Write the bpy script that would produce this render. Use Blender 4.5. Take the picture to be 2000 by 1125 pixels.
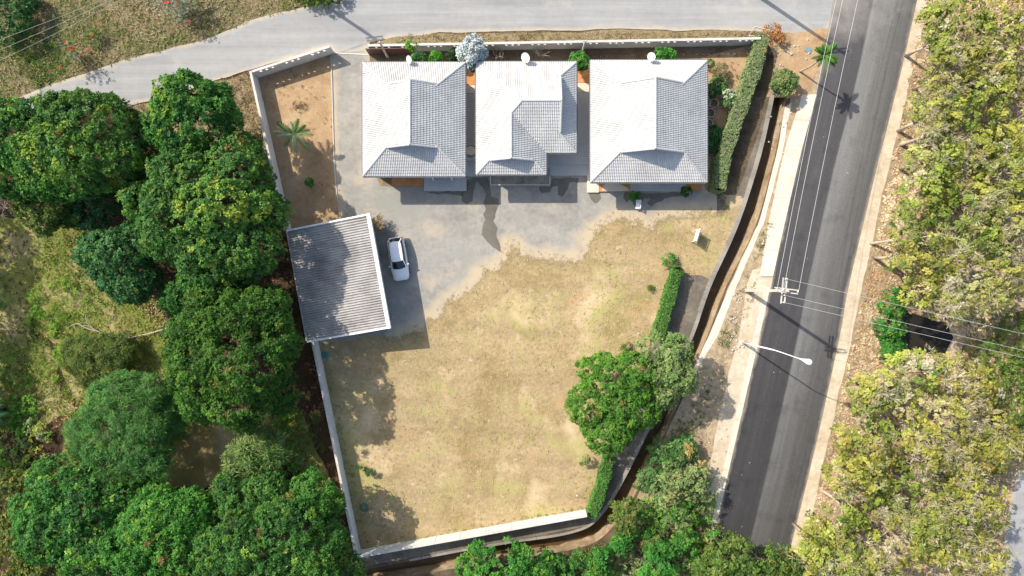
import bpy, bmesh, math, random
import numpy as np
from mathutils import Vector, Matrix
from mathutils.geometry import delaunay_2d_cdt

for o in list(bpy.data.objects):
    bpy.data.objects.remove(o)
scene = bpy.context.scene
COL = scene.collection
R = math.radians

# ------------------------------------------------------------------ camera
H = 67.0
F = 2000.0 / 36.0 * 24.0
cam_d = bpy.data.cameras.new('drone_camera')
cam_d.lens = 24.0
cam_d.sensor_width = 36.0
cam_d.clip_start = 1.0
cam_d.clip_end = 3000.0
cam = bpy.data.objects.new('drone_camera', cam_d)
cam.location = (0, 0, H)
COL.objects.link(cam)
scene.camera = cam

# ------------------------------------------------------------------ light
SUN_EL, SUN_AZ = 43.0, 34.0
to_sun = Vector((-math.cos(R(SUN_AZ)) * math.cos(R(SUN_EL)), math.sin(R(SUN_AZ)) * math.cos(R(SUN_EL)), math.sin(R(SUN_EL))))
world = bpy.data.worlds.new('World')
scene.world = world
world.use_nodes = True
wn = world.node_tree
bg = wn.nodes['Background']
sky = wn.nodes.new('ShaderNodeTexSky')
sky.sky_type = 'NISHITA'
sky.sun_disc = False
sky.sun_elevation = R(SUN_EL)
sky.sun_rotation = math.atan2(to_sun.x, to_sun.y)
sky.air_density = 1.2
sky.dust_density = 2.5
wn.links.new(sky.outputs[0], bg.inputs[0])
bg.inputs[1].default_value = 0.15
sun_d = bpy.data.lights.new('sun', 'SUN')
sun_d.energy = 4.4
sun_d.angle = R(0.5)
sun_d.color = (1.0, 0.93, 0.82)
sun = bpy.data.objects.new('sun', sun_d)
sun.rotation_euler = to_sun.to_track_quat('Z', 'Y').to_euler()
sun.location = (-40, 30, 60)
COL.objects.link(sun)
vs = scene.view_settings
vs.view_transform = 'Standard'
vs.look = 'None'
vs.exposure = 0.55
vs.gamma = 1.0
vs.use_curve_mapping = False
scene.cycles.max_bounces = 4
scene.cycles.diffuse_bounces = 2
scene.cycles.glossy_bounces = 2
scene.cycles.transmission_bounces = 2
scene.cycles.transparent_max_bounces = 4
scene.cycles.volume_bounces = 0


def P(px, py, z=0.0):
    """ground plan measured on the aerial photograph: a photo point seen at height z"""
    s = (H - z) / F
    return Vector(((px - 1000.0) * s, (562.5 - py) * s, z))


def P2(pts, z=0.0):
    return [P(a, b, z) for a, b in pts]


# ------------------------------------------------------------------ noise
_r = np.random.RandomState(5)
_nd = _r.normal(size=(5, 7, 3))
_np = _r.uniform(0, 6.28, size=(5, 7))


def snoise(p, scale=1.0, octaves=3):
    p = np.asarray(p, dtype=float)
    if p.shape[-1] == 2:
        p = np.concatenate([p, np.zeros(p.shape[:-1] + (1,))], -1)
    out = np.zeros(p.shape[:-1])
    amp = 1.0
    tot = 0
    for o in range(octaves):
        q = p * scale * (2.1 ** o)
        v = np.zeros(p.shape[:-1])
        for k in range(7):
            v = v + np.sin(q @ _nd[o, k] + _np[o, k])
        out = out + amp * v / 3.0
        tot += amp
        amp *= 0.55
    return out / tot


# ------------------------------------------------------------------ materials
MATS = {}


def new_mat(name):
    m = bpy.data.materials.new(name)
    m.use_nodes = True
    nt = m.node_tree
    b = nt.nodes['Principled BSDF']
    MATS[name] = m
    return m, nt, b


def N(nt, t, **kw):
    n = nt.nodes.new(t)
    for k, v in kw.items():
        setattr(n, k, v)
    return n


def ramp(nt, fac, stops, interp='LINEAR'):
    r = nt.nodes.new('ShaderNodeValToRGB')
    r.color_ramp.interpolation = interp
    el = r.color_ramp.elements
    while len(el) > 1:
        el.remove(el[-1])
    el[0].position = stops[0][0]
    c = stops[0][1]
    el[0].color = (c[0], c[1], c[2], 1) if not isinstance(c, (int, float)) else (c, c, c, 1)
    for p, c in stops[1:]:
        e = el.new(p)
        e.color = (c[0], c[1], c[2], 1) if not isinstance(c, (int, float)) else (c, c, c, 1)
    nt.links.new(fac, r.inputs[0])
    return r.outputs[0]


def noise(nt, scale, detail=4.0, rough=0.55, vec=None, dist=0.0):
    n = nt.nodes.new('ShaderNodeTexNoise')
    n.inputs['Scale'].default_value = scale
    n.inputs['Detail'].default_value = detail
    n.inputs['Roughness'].default_value = rough
    n.inputs['Distortion'].default_value = dist
    if vec is None:
        g = nt.nodes.new('ShaderNodeNewGeometry')
        vec = g.outputs['Position']
    nt.links.new(vec, n.inputs['Vector'])
    return n.outputs['Fac']


def mixc(nt, fac, a, b, mode='MIX'):
    m = nt.nodes.new('ShaderNodeMix')
    m.data_type = 'RGBA'
    m.blend_type = mode
    for i, v in ((0, fac), (6, a), (7, b)):
        if hasattr(v, 'links'):
            nt.links.new(v, m.inputs[i])
        elif isinstance(v, (int, float)):
            m.inputs[i].default_value = v if i == 0 else (v, v, v, 1)
        else:
            m.inputs[i].default_value = (v[0], v[1], v[2], 1)
    return m.outputs[2]


def math_n(nt, op, a, b=None):
    m = nt.nodes.new('ShaderNodeMath')
    m.operation = op
    for i, v in ((0, a), (1, b)):
        if v is None:
            continue
        if hasattr(v, 'links'):
            nt.links.new(v, m.inputs[i])
        else:
            m.inputs[i].default_value = v
    return m.outputs[0]


def attr(nt, name, out='Fac'):
    a = nt.nodes.new('ShaderNodeAttribute')
    a.attribute_name = name
    return a.outputs[out]


def bump(nt, bsdf, h, strength=0.4, dist=0.05):
    b = nt.nodes.new('ShaderNodeBump')
    b.inputs['Strength'].default_value = strength
    b.inputs['Distance'].default_value = dist
    nt.links.new(h, b.inputs['Height'])
    nt.links.new(b.outputs[0], bsdf.inputs['Normal'])


def ground_mat(name, stops, scale=0.15, fine=3.0, fine_amt=0.5, spots=None, bump_s=0.5, bump_d=0.05, rough=0.95, edge=None, k=1.0, streak=None, fade=None):
    """layered noise ground; edge = (colour, width, noise)"""
    m, nt, b = new_mat(name)
    stops = [(p_, tuple(x * k for x in c_)) for p_, c_ in stops]
    spots = [(a_, b_, c_, tuple(x * k for x in d_)) for a_, b_, c_, d_ in (spots or [])]
    n1 = noise(nt, scale, 4, 0.62)
    base = ramp(nt, n1, stops)
    if streak:
        ang, amt, sx, sy = streak
        g = nt.nodes.new('ShaderNodeNewGeometry')
        mp = nt.nodes.new('ShaderNodeMapping')
        mp.inputs['Rotation'].default_value = (0, 0, ang)
        mp.inputs['Scale'].default_value = (sx, sy, 1)
        nt.links.new(g.outputs['Position'], mp.inputs['Vector'])
        sn = noise(nt, 1.0, 4, 0.65, mp.outputs[0])
        base = mixc(nt, 1.0, base, ramp(nt, sn, [(0.3, 1 - amt), (0.7, 1 + amt * 0.4)]), 'MULTIPLY')
    nf = noise(nt, fine, 4, 0.7)
    lo, hi = 1 - fine_amt, 1 + fine_amt
    f = ramp(nt, nf, [(0.25, lo), (0.75, 1.0)])
    col = mixc(nt, 1.0, base, f, 'MULTIPLY')
    nf2 = noise(nt, fine * 0.31, 3, 0.6)
    f2 = ramp(nt, nf2, [(0.3, 1 - fine_amt * 0.5), (0.7, 1.0)])
    col = mixc(nt, 1.0, col, f2, 'MULTIPLY')
    for sc, lo_, hi_, c in (spots or []):
        ns = noise(nt, sc, 5, 0.6)
        fs = ramp(nt, ns, [(lo_, 0.0), (hi_, 1.0)])
        col = mixc(nt, fs, col, c)
    if edge:
        c, w, nz = edge
        e = attr(nt, 'edge')
        en = noise(nt, nz, 5, 0.65)
        ee = math_n(nt, 'DIVIDE', e, w)
        ee = math_n(nt, 'ADD', ee, en)
        fs = ramp(nt, ee, [(0.45, 1.0), (1.0, 0.0)])
        col = mixc(nt, fs, col, c)
    nt.links.new(col, b.inputs['Base Color'])
    b.inputs['Roughness'].default_value = rough
    b.inputs['Specular IOR Level'].default_value = 0.15
    hn = noise(nt, fine * 1.3, 2, 0.7)
    bump(nt, b, hn, bump_s, bump_d)
    if fade:      # patchy cover thinning out towards the rim (attribute name, width, noise scale, body threshold)
        an, w, nz, body = fade
        e = math_n(nt, 'DIVIDE', attr(nt, an), w)
        e = math_n(nt, 'MINIMUM', e, body)
        f = math_n(nt, 'ADD', e, noise(nt, nz, 6, 0.7))
        nt.links.new(ramp(nt, f, [(0.62, 0.0), (0.80, 1.0)]), b.inputs['Alpha'])
    return m


def plain_mat(name, col, rough=0.6, var=0.12, scale=1.5, metal=0.0, bump_s=0.0, spec=0.4, fine=None):
    m, nt, b = new_mat(name)
    n1 = noise(nt, scale, 5, 0.65)
    c0 = tuple(max(0, c * (1 - var)) for c in col)
    c1 = tuple(min(1, c * (1 + var)) for c in col)
    cc = ramp(nt, n1, [(0.3, c0), (0.7, c1)])
    if fine:
        nf = noise(nt, fine, 4, 0.7)
        cc = mixc(nt, 1.0, cc, ramp(nt, nf, [(0.3, 0.75), (0.65, 1.0)]), 'MULTIPLY')
    nt.links.new(cc, b.inputs['Base Color'])
    b.inputs['Roughness'].default_value = rough
    b.inputs['Metallic'].default_value = metal
    b.inputs['Specular IOR Level'].default_value = spec
    if bump_s:
        bump(nt, b, noise(nt, (fine or scale * 6), 5, 0.6), bump_s, 0.02)
    return m


def leaf_mat(name, trans=0.22, rough=0.55, spec=0.16):
    m, nt, b = new_mat(name)
    a = attr(nt, 'Col', 'Color')
    nt.links.new(a, b.inputs['Base Color'])
    b.inputs['Roughness'].default_value = rough
    b.inputs['Specular IOR Level'].default_value = spec
    if trans:
        t = nt.nodes.new('ShaderNodeBsdfTranslucent')
        br = mixc(nt, 1.0, a, (1.25, 1.3, 0.7), 'MULTIPLY')
        nt.links.new(br, t.inputs[0])
        mx = nt.nodes.new('ShaderNodeMixShader')
        mx.inputs[0].default_value = trans
        nt.links.new(b.outputs[0], mx.inputs[1])
        nt.links.new(t.outputs[0], mx.inputs[2])
        nt.links.new(mx.outputs[0], nt.nodes['Material Output'].inputs[0])
    return m


leaf_mat('leaf')
leaf_mat('dry_leaf', 0.1, 0.8, 0.1)
leaf_mat('silver_leaf', 0.1, 0.6, 0.3)

ground_mat('ground_soil', [(0.3, (0.10, 0.072, 0.045)), (0.5, (0.17, 0.125, 0.075)), (0.7, (0.24, 0.19, 0.12))], 0.25, 3.2, 0.55)
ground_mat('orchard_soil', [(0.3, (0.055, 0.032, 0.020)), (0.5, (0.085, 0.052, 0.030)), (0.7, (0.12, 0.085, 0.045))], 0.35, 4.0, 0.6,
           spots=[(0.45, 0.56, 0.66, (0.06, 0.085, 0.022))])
ground_mat('orchard_grass', [(0.3, (0.12, 0.185, 0.03)), (0.48, (0.26, 0.26, 0.07)), (0.62, (0.44, 0.365, 0.18)), (0.75, (0.30, 0.30, 0.08))], 0.22, 3.0, 0.5,
           spots=[(0.35, 0.58, 0.66, (0.07, 0.15, 0.02))])
ground_mat('field_grass', [(0.28, (0.13, 0.17, 0.045)), (0.45, (0.25, 0.21, 0.11)), (0.6, (0.33, 0.26, 0.15)), (0.75, (0.19, 0.195, 0.07))], 0.22, 2.6, 0.6)
ground_mat('verge_grass', [(0.3, (0.24, 0.185, 0.10)), (0.5, (0.36, 0.28, 0.16)), (0.7, (0.28, 0.235, 0.12))], 0.5, 3.2, 0.5)
ground_mat('bed_soil', [(0.3, (0.36, 0.235, 0.125)), (0.5, (0.46, 0.31, 0.175)), (0.7, (0.52, 0.38, 0.23))], 0.4, 3.0, 0.3)
ground_mat('back_soil', [(0.3, (0.16, 0.115, 0.075)), (0.6, (0.24, 0.18, 0.12))], 0.5, 3.5, 0.4)
ground_mat('grey_earth', [(0.3, (0.15, 0.128, 0.098)), (0.5, (0.21, 0.18, 0.14)), (0.7, (0.27, 0.23, 0.175))], 0.5, 3.0, 0.45)
ground_mat('lawn', [(0.24, (0.38, 0.27, 0.13)), (0.38, (0.46, 0.345, 0.17)), (0.48, (0.54, 0.41, 0.22)), (0.56, (0.57, 0.43, 0.245)), (0.64, (0.46, 0.37, 0.16)), (0.76, (0.55, 0.42, 0.23))],
           0.13, 3.2, 0.38, spots=[(0.17, 0.52, 0.66, (0.41, 0.365, 0.15)), (0.19, 0.54, 0.70, (0.60, 0.455, 0.285)), (0.23, 0.60, 0.72, (0.47, 0.305, 0.165)), (0.55, 0.60, 0.72, (0.35, 0.33, 0.12)), (0.8, 0.62, 0.78, (0.60, 0.48, 0.30))],
           bump_s=0.6, bump_d=0.06, k=0.86, streak=(1.45, 0.17, 0.05, 0.55), fade=('fade', 3.4, 0.75, 1.0))
ground_mat('sand', [(0.3, (0.52, 0.415, 0.285)), (0.5, (0.62, 0.52, 0.38)), (0.7, (0.68, 0.59, 0.45))], 0.35, 2.5, 0.3)
ground_mat('sand_debris', [(0.3, (0.42, 0.32, 0.20)), (0.5, (0.52, 0.40, 0.255)), (0.7, (0.58, 0.47, 0.32))], 0.5, 2.0, 0.5)
ground_mat('litter_ground', [(0.3, (0.32, 0.235, 0.14)), (0.5, (0.44, 0.335, 0.215)), (0.7, (0.52, 0.41, 0.275))], 0.4, 2.4, 0.55)
ground_mat('drive_concrete', [(0.28, (0.36, 0.345, 0.31)), (0.42, (0.45, 0.43, 0.385)), (0.56, (0.50, 0.475, 0.425)), (0.72, (0.43, 0.415, 0.38))], 0.2, 2.6, 0.28,
           spots=[(0.3, 0.54, 0.68, (0.52, 0.445, 0.345)), (0.22, 0.54, 0.66, (0.35, 0.35, 0.31)), (0.6, 0.60, 0.70, (0.39, 0.36, 0.31))], bump_s=0.2, edge=((0.435, 0.355, 0.245), 1.7, 0.7), k=0.75, streak=(1.3, 0.12, 0.15, 0.6))
ground_mat('road_concrete', [(0.3, (0.45, 0.448, 0.44)), (0.5, (0.49, 0.488, 0.478)), (0.7, (0.52, 0.515, 0.50))], 0.15, 1.8, 0.12,
           spots=[(0.2, 0.6, 0.7, (0.50, 0.47, 0.42))], bump_s=0.15, edge=((0.42, 0.365, 0.28), 0.9, 0.8), k=0.69, streak=(-0.26, 0.22, 0.04, 0.9))
ground_mat('pale_concrete', [(0.3, (0.60, 0.535, 0.43)), (0.5, (0.68, 0.615, 0.51)), (0.7, (0.73, 0.67, 0.565))], 0.5, 2.5, 0.16, bump_s=0.2, k=0.92)
ground_mat('grey_concrete', [(0.3, (0.22, 0.20, 0.17)), (0.5, (0.30, 0.277, 0.237)), (0.7, (0.38, 0.35, 0.30))], 0.5, 3.0, 0.25, bump_s=0.3)
ground_mat('bank_soil', [(0.3, (0.27, 0.185, 0.105)), (0.5, (0.39, 0.285, 0.175)), (0.7, (0.50, 0.39, 0.26))], 0.6, 2.5, 0.4)
ground_mat('patio', [(0.3, (0.42, 0.42, 0.41)), (0.7, (0.49, 0.485, 0.47))], 0.5, 3.0, 0.08, bump_s=0.1, rough=0.7)
ground_mat('cream_patio', [(0.3, (0.60, 0.53, 0.42)), (0.7, (0.68, 0.61, 0.50))], 0.5, 3.0, 0.12, bump_s=0.1, rough=0.8)
ground_mat('terracotta', [(0.3, (0.50, 0.21, 0.075)), (0.55, (0.60, 0.28, 0.115)), (0.75, (0.68, 0.38, 0.18))], 0.9, 3.0, 0.2, bump_s=0.1, rough=0.75)
ground_mat('deck_boards', [(0.3, (0.24, 0.20, 0.155)), (0.5, (0.34, 0.29, 0.23)), (0.7, (0.42, 0.37, 0.30))], 1.2, 4.0, 0.3, bump_s=0.2)
ground_mat('wet', [(0.3, (0.135, 0.12, 0.10)), (0.7, (0.19, 0.17, 0.14))], 0.6, 3.0, 0.2, bump_s=0.1, rough=0.35, fade=('edge', 0.12, 1.4, 0.50))
ground_mat('wall_white', [(0.3, (0.60, 0.585, 0.555)), (0.55, (0.72, 0.70, 0.665)), (0.7, (0.76, 0.745, 0.71))], 0.6, 3.0, 0.12, bump_s=0.1)
ground_mat('wall_grey', [(0.3, (0.44, 0.435, 0.42)), (0.55, (0.55, 0.545, 0.525)), (0.7, (0.60, 0.59, 0.57))], 0.5, 3.0, 0.18, bump_s=0.1)
ground_mat('coping', [(0.3, (0.52, 0.49, 0.44)), (0.7, (0.68, 0.65, 0.60))], 0.7, 3.0, 0.2, bump_s=0.1)
ground_mat('roof_tile', [(0.3, (0.53, 0.525, 0.51)), (0.5, (0.62, 0.613, 0.595)), (0.7, (0.66, 0.652, 0.63))], 0.45, 3.5, 0.20, bump_s=0.15, rough=0.6, k=1.02, spots=[(0.5, 0.60, 0.75, (0.46, 0.445, 0.42)), (1.7, 0.64, 0.74, (0.48, 0.46, 0.43))])
ground_mat('roof_cap', [(0.3, (0.53, 0.525, 0.51)), (0.7, (0.64, 0.632, 0.615))], 0.9, 3.0, 0.15, bump_s=0.1, rough=0.6, k=0.88)
ground_mat('fibre_cement', [(0.28, (0.29, 0.275, 0.26)), (0.45, (0.40, 0.385, 0.365)), (0.6, (0.47, 0.455, 0.43)), (0.75, (0.36, 0.345, 0.325))], 0.35, 2.2, 0.3, bump_s=0.2)
ground_mat('render_wall', [(0.3, (0.66, 0.63, 0.57)), (0.7, (0.74, 0.72, 0.67))], 0.5, 3.0, 0.08, bump_s=0.1)
plain_mat('bark', (0.13, 0.10, 0.075), 0.9, 0.35, 3.0, bump_s=0.6, fine=14.0)
plain_mat('pale_bark', (0.44, 0.36, 0.27), 0.9, 0.25, 3.0, bump_s=0.5, fine=10.0)
plain_mat('twig', (0.42, 0.37, 0.31), 0.9, 0.25, 3.0)
plain_mat('white_paint', (0.78, 0.78, 0.77), 0.45, 0.04, 2.0)
plain_mat('car_paint', (0.74, 0.76, 0.78), 0.22, 0.02, 1.0, spec=0.6)
plain_mat('glass_dark', (0.012, 0.016, 0.02), 0.05, 0.1, 1.0, spec=0.8)
plain_mat('rubber', (0.02, 0.02, 0.02), 0.85, 0.2, 5.0)
plain_mat('rim_metal', (0.45, 0.45, 0.46), 0.35, 0.1, 5.0, metal=0.8)
plain_mat('red_lamp', (0.35, 0.02, 0.02), 0.2, 0.1, 5.0)
plain_mat('clear_lamp', (0.7, 0.72, 0.74), 0.1, 0.05, 5.0)
plain_mat('gate_brown', (0.115, 0.06, 0.05), 0.5, 0.15, 2.0)
plain_mat('steel', (0.42, 0.42, 0.41), 0.5, 0.15, 3.0, metal=0.4)
plain_mat('dark_steel', (0.09, 0.09, 0.09), 0.6, 0.15, 3.0)
plain_mat('pole_concrete', (0.55, 0.51, 0.45), 0.9, 0.12, 1.2, fine=9.0)
plain_mat('insulator', (0.62, 0.62, 0.60), 0.3, 0.1, 3.0)
plain_mat('wire', (0.50, 0.50, 0.49), 0.6, 0.05, 3.0)
plain_mat('hose_teal', (0.03, 0.27, 0.27), 0.5, 0.1, 3.0)
plain_mat('hose_green', (0.06, 0.20, 0.12), 0.5, 0.1, 3.0)
plain_mat('wood', (0.25, 0.15, 0.08), 0.7, 0.2, 3.0, fine=10.0)
plain_mat('gutter', (0.14, 0.145, 0.155), 0.5, 0.1, 2.0)
plain_mat('stone', (0.46, 0.41, 0.34), 0.9, 0.3, 1.4, bump_s=0.4, fine=9.0)
plain_mat('blue_scrap', (0.16, 0.24, 0.27), 0.6, 0.2, 3.0)
plain_mat('terracotta_pot', (0.42, 0.16, 0.07), 0.7, 0.15, 3.0)


def water_mat(name, col, rough=0.06):
    m, nt, b = new_mat(name)
    n1 = noise(nt, 0.5, 4, 0.6)
    cc = ramp(nt, n1, [(0.3, tuple(c * 0.75 for c in col)), (0.7, tuple(c * 1.25 for c in col))])
    nt.links.new(cc, b.inputs['Base Color'])
    b.inputs['Roughness'].default_value = rough
    b.inputs['IOR'].default_value = 1.33
    bump(nt, b, noise(nt, 2.5, 3, 0.5), 0.06, 0.02)


water_mat('canal_water', (0.075, 0.046, 0.018))
water_mat('shaded_ditch_water', (0.022, 0.018, 0.012))  # deep shade of the ditch is put into this dark water colour
water_mat('pond_water', (0.22, 0.17, 0.07), 0.03)


def asphalt_mat():
    m, nt, b = new_mat('asphalt')
    a = N(nt, 'ShaderNodeAttribute', attribute_name='road')
    sep = nt.nodes.new('ShaderNodeSeparateXYZ')
    nt.links.new(a.outputs['Vector'], sep.inputs[0])
    u, v = sep.outputs[0], sep.outputs[1]
    comb = nt.nodes.new('ShaderNodeCombineXYZ')
    nt.links.new(math_n(nt, 'MULTIPLY', u, 1.0), comb.inputs[0])
    nt.links.new(math_n(nt, 'MULTIPLY', v, 0.035), comb.inputs[1])
    streak = noise(nt, 2.2, 6, 0.6, comb.outputs[0])
    wob = noise(nt, 0.9, 3, 0.5, comb.outputs[0])
    uu = math_n(nt, 'ADD', u, math_n(nt, 'MULTIPLY', math_n(nt, 'SUBTRACT', wob, 0.5), 0.5))
    un = math_n(nt, 'DIVIDE', uu, 7.5)
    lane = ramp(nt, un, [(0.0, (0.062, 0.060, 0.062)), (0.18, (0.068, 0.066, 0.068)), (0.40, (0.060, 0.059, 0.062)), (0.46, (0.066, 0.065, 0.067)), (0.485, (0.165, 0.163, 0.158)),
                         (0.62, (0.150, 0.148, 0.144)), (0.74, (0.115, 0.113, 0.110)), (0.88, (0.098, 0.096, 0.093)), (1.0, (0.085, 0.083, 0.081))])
    st = ramp(nt, streak, [(0.3, 0.86), (0.5, 1.0), (0.68, 1.18)])
    col = mixc(nt, 1.0, lane, st, 'MULTIPLY')
    grain = noise(nt, 9.0, 5, 0.7)
    col = mixc(nt, 1.0, col, ramp(nt, grain, [(0.3, 0.8), (0.7, 1.15)]), 'MULTIPLY')
    # dust carried out of the side road
    vd = math_n(nt, 'ADD', math_n(nt, 'DIVIDE', v, 14.0), math_n(nt, 'MULTIPLY', math_n(nt, 'SUBTRACT', noise(nt, 0.3, 5, 0.6), 0.5), 1.1))
    vd = math_n(nt, 'ADD', vd, math_n(nt, 'MULTIPLY', un, 0.55))
    dm = ramp(nt, vd, [(0.55, 0.75), (1.35, 0.0)])
    col = mixc(nt, dm, col, (0.27, 0.25, 0.225))
    vg = math_n(nt, 'DIVIDE', v, 80.0)  # overall haze and glare falloff painted into the asphalt, darker towards the south
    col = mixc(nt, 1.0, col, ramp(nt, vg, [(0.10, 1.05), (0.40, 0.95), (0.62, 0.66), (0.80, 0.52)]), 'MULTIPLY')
    sp = noise(nt, 2.6, 2, 0.5)
    col = mixc(nt, ramp(nt, sp, [(0.755, 0.0), (0.775, 0.8)]), col, (0.42, 0.40, 0.37))
    pt = noise(nt, 0.55, 4, 0.6)
    col = mixc(nt, 1.0, col, ramp(nt, pt, [(0.32, 0.80), (0.45, 1.0), (0.6, 1.0), (0.72, 1.16)]), 'MULTIPLY')
    ed_ = math_n(nt, 'MINIMUM', u, math_n(nt, 'SUBTRACT', 7.5, u))
    ed_ = math_n(nt, 'ADD', math_n(nt, 'DIVIDE', ed_, 0.55), noise(nt, 0.9, 5, 0.65))
    col = mixc(nt, ramp(nt, ed_, [(0.45, 0.7), (0.95, 0.0)]), col, (0.30, 0.255, 0.20))
    nt.links.new(col, b.inputs['Base Color'])
    b.inputs['Roughness'].default_value = 0.8
    b.inputs['Specular IOR Level'].default_value = 0.3
    bump(nt, b, grain, 0.25, 0.01)


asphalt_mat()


# ------------------------------------------------------------------ object helpers
def tag(o, label=None, cat=None, group=None, kind=None):
    if label:
        o['label'] = label
    if cat:
        o['category'] = cat
    if group:
        o['group'] = group
    if kind:
        o['kind'] = kind
    return o


def empty(name, loc, label, cat, group=None):
    o = bpy.data.objects.new(name, None)
    o.empty_display_size = 0.3
    o.location = loc
    COL.objects.link(o)
    return tag(o, label, cat, group)


def origin_of(o):
    v = Vector((0, 0, 0))
    while o is not None:
        v = v + o.location
        o = o.parent
    return v


def link_mesh(name, me, mat, parent=None, loc=None):
    o = bpy.data.objects.new(name, me)
    COL.objects.link(o)
    if mat is not None:
        me.materials.append(MATS[mat] if isinstance(mat, str) else mat)
    if parent is not None:
        o.parent = parent
    if loc is not None:
        o.location = loc
    return o


def np_mesh(name, verts, faces, nper, col=None, smooth=False):
    """verts (n,3), faces (m,nper) -> mesh; col per vertex (n,3)"""
    me = bpy.data.meshes.new(name)
    n, m = len(verts), len(faces)
    me.vertices.add(n)
    me.vertices.foreach_set('co', np.asarray(verts, dtype=np.float32).ravel())
    me.loops.add(m * nper)
    me.loops.foreach_set('vertex_index', np.asarray(faces, dtype=np.int32).ravel())
    me.polygons.add(m)
    me.polygons.foreach_set('loop_start', np.arange(0, m * nper, nper, dtype=np.int32))
    if smooth:
        me.polygons.foreach_set('use_smooth', np.ones(m, dtype=bool))
    if col is not None:
        a = me.color_attributes.new('Col', 'FLOAT_COLOR', 'POINT')
        c = np.ones((n, 4), dtype=np.float32)
        c[:, :3] = col
        a.data.foreach_set('color', c.ravel())
    me.update(calc_edges=True)
    return me


class MB:
    def __init__(self):
        self.v = []
        self.f = []

    def add(self, vs, fs):
        b = len(self.v)
        self.v += [Vector(p) for p in vs]
        self.f += [tuple(i + b for i in f) for f in fs]
        return self

    def prism(self, pts, z0, z1):
        """vertical prism over a plan outline"""
        n = len(pts)
        area = sum(pts[i][0] * pts[(i + 1) % n][1] - pts[(i + 1) % n][0] * pts[i][1] for i in range(n))
        if area < 0:
            pts = pts[::-1]
        vs = [(p[0], p[1], z0) for p in pts] + [(p[0], p[1], z1) for p in pts]
        fs = [tuple(range(n - 1, -1, -1)), tuple(range(n, 2 * n))]
        fs += [(i, (i + 1) % n, n + (i + 1) % n, n + i) for i in range(n)]
        return self.add(vs, fs)

    def box(self, x0, x1, y0, y1, z0, z1):
        return self.prism([(x0, y0), (x1, y0), (x1, y1), (x0, y1)], z0, z1)

    def obox(self, c, ux, hx, hy, z0, z1):
        """box with plan axis ux (2d unit), half sizes"""
        ux = Vector((ux[0], ux[1])).normalized()
        uy = Vector((-ux.y, ux.x))
        c = Vector((c[0], c[1]))
        pts = [c - ux * hx - uy * hy, c + ux * hx - uy * hy, c + ux * hx + uy * hy, c - ux * hx + uy * hy]
        return self.prism([(p.x, p.y) for p in pts], z0, z1)

    def beam(self, a, b, w, h, up=(0, 0, 1)):
        a, b = Vector(a), Vector(b)
        d = (b - a).normalized()
        u = Vector(up)
        s = d.cross(u)
        if s.length < 1e-4:
            s = d.cross(Vector((1, 0, 0)))
        s.normalize()
        t = s.cross(d).normalized()
        vs = []
        for p in (a, b):
            for (i, j) in ((-1, -1), (1, -1), (1, 1), (-1, 1)):
                vs.append(p + s * (w / 2 * i) + t * (h / 2 * j))
        return self.add(vs, [(0, 1, 2, 3), (7, 6, 5, 4), (0, 4, 5, 1), (1, 5, 6, 2), (2, 6, 7, 3), (3, 7, 4, 0)])

    def tube(self, pts, radii, sides=7, cap=True):
        pts = [Vector(p) for p in pts]
        if isinstance(radii, (int, float)):
            radii = [radii] * len(pts)
        b = len(self.v)
        prev = None
        for i, p in enumerate(pts):
            d = (pts[min(i + 1, len(pts) - 1)] - pts[max(i - 1, 0)]).normalized()
            if prev is None:
                s = d.cross(Vector((0, 0, 1)))
                if s.length < 1e-3:
                    s = Vector((1, 0, 0))
                s.normalize()
            else:
                s = (prev - d * prev.dot(d)).normalized()
            prev = s
            t = d.cross(s)
            for k in range(sides):
                a = 2 * math.pi * k / sides
                self.v.append(p + (s * math.cos(a) + t * math.sin(a)) * radii[i])
        n = len(pts)
        for i in range(n - 1):
            for k in range(sides):
                k2 = (k + 1) % sides
                self.f.append((b + i * sides + k, b + i * sides + k2, b + (i + 1) * sides + k2, b + (i + 1) * sides + k))
        if cap:
            self.f.append(tuple(b + k for k in range(sides - 1, -1, -1)))
            self.f.append(tuple(b + (n - 1) * sides + k for k in range(sides)))
        return self

    def lathe(self, c, prof, sides=20):
        """prof list of (r, z) around vertical axis at c"""
        b = len(self.v)
        for r, z in prof:
            for k in range(sides):
                a = 2 * math.pi * k / sides
                self.v.append(Vector((c[0] + r * math.cos(a), c[1] + r * math.sin(a), c[2] + z)))
        for i in range(len(prof) - 1):
            for k in range(sides):
                k2 = (k + 1) % sides
                self.f.append((b + i * sides + k, b + i * sides + k2, b + (i + 1) * sides + k2, b + (i + 1) * sides + k))
        self.f.append(tuple(b + k for k in range(sides - 1, -1, -1)))
        self.f.append(tuple(b + (len(prof) - 1) * sides + k for k in range(sides)))
        return self

    def build(self, name, mat, parent=None, smooth=False, own_origin=False, bevel=0.0):
        off = origin_of(parent) if parent is not None else Vector((0, 0, 0))
        loc = None
        if own_origin:
            xs = [p.x for p in self.v]
            ys = [p.y for p in self.v]
            off = Vector(((min(xs) + max(xs)) / 2, (min(ys) + max(ys)) / 2, min(p.z for p in self.v)))
            loc = off
        me = bpy.data.meshes.new(name)
        me.from_pydata([tuple(p - off) for p in self.v], [], self.f)
        bm = bmesh.new()
        bm.from_mesh(me)
        bmesh.ops.recalc_face_normals(bm, faces=bm.faces)
        if bevel:
            bmesh.ops.bevel(bm, geom=list(bm.edges), offset=bevel, segments=1, affect='EDGES')
        bm.to_mesh(me)
        bm.free()
        if smooth:
            me.polygons.foreach_set('use_smooth', [True] * len(me.polygons))
        me.update()
        return link_mesh(name, me, mat, parent, loc)


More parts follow.
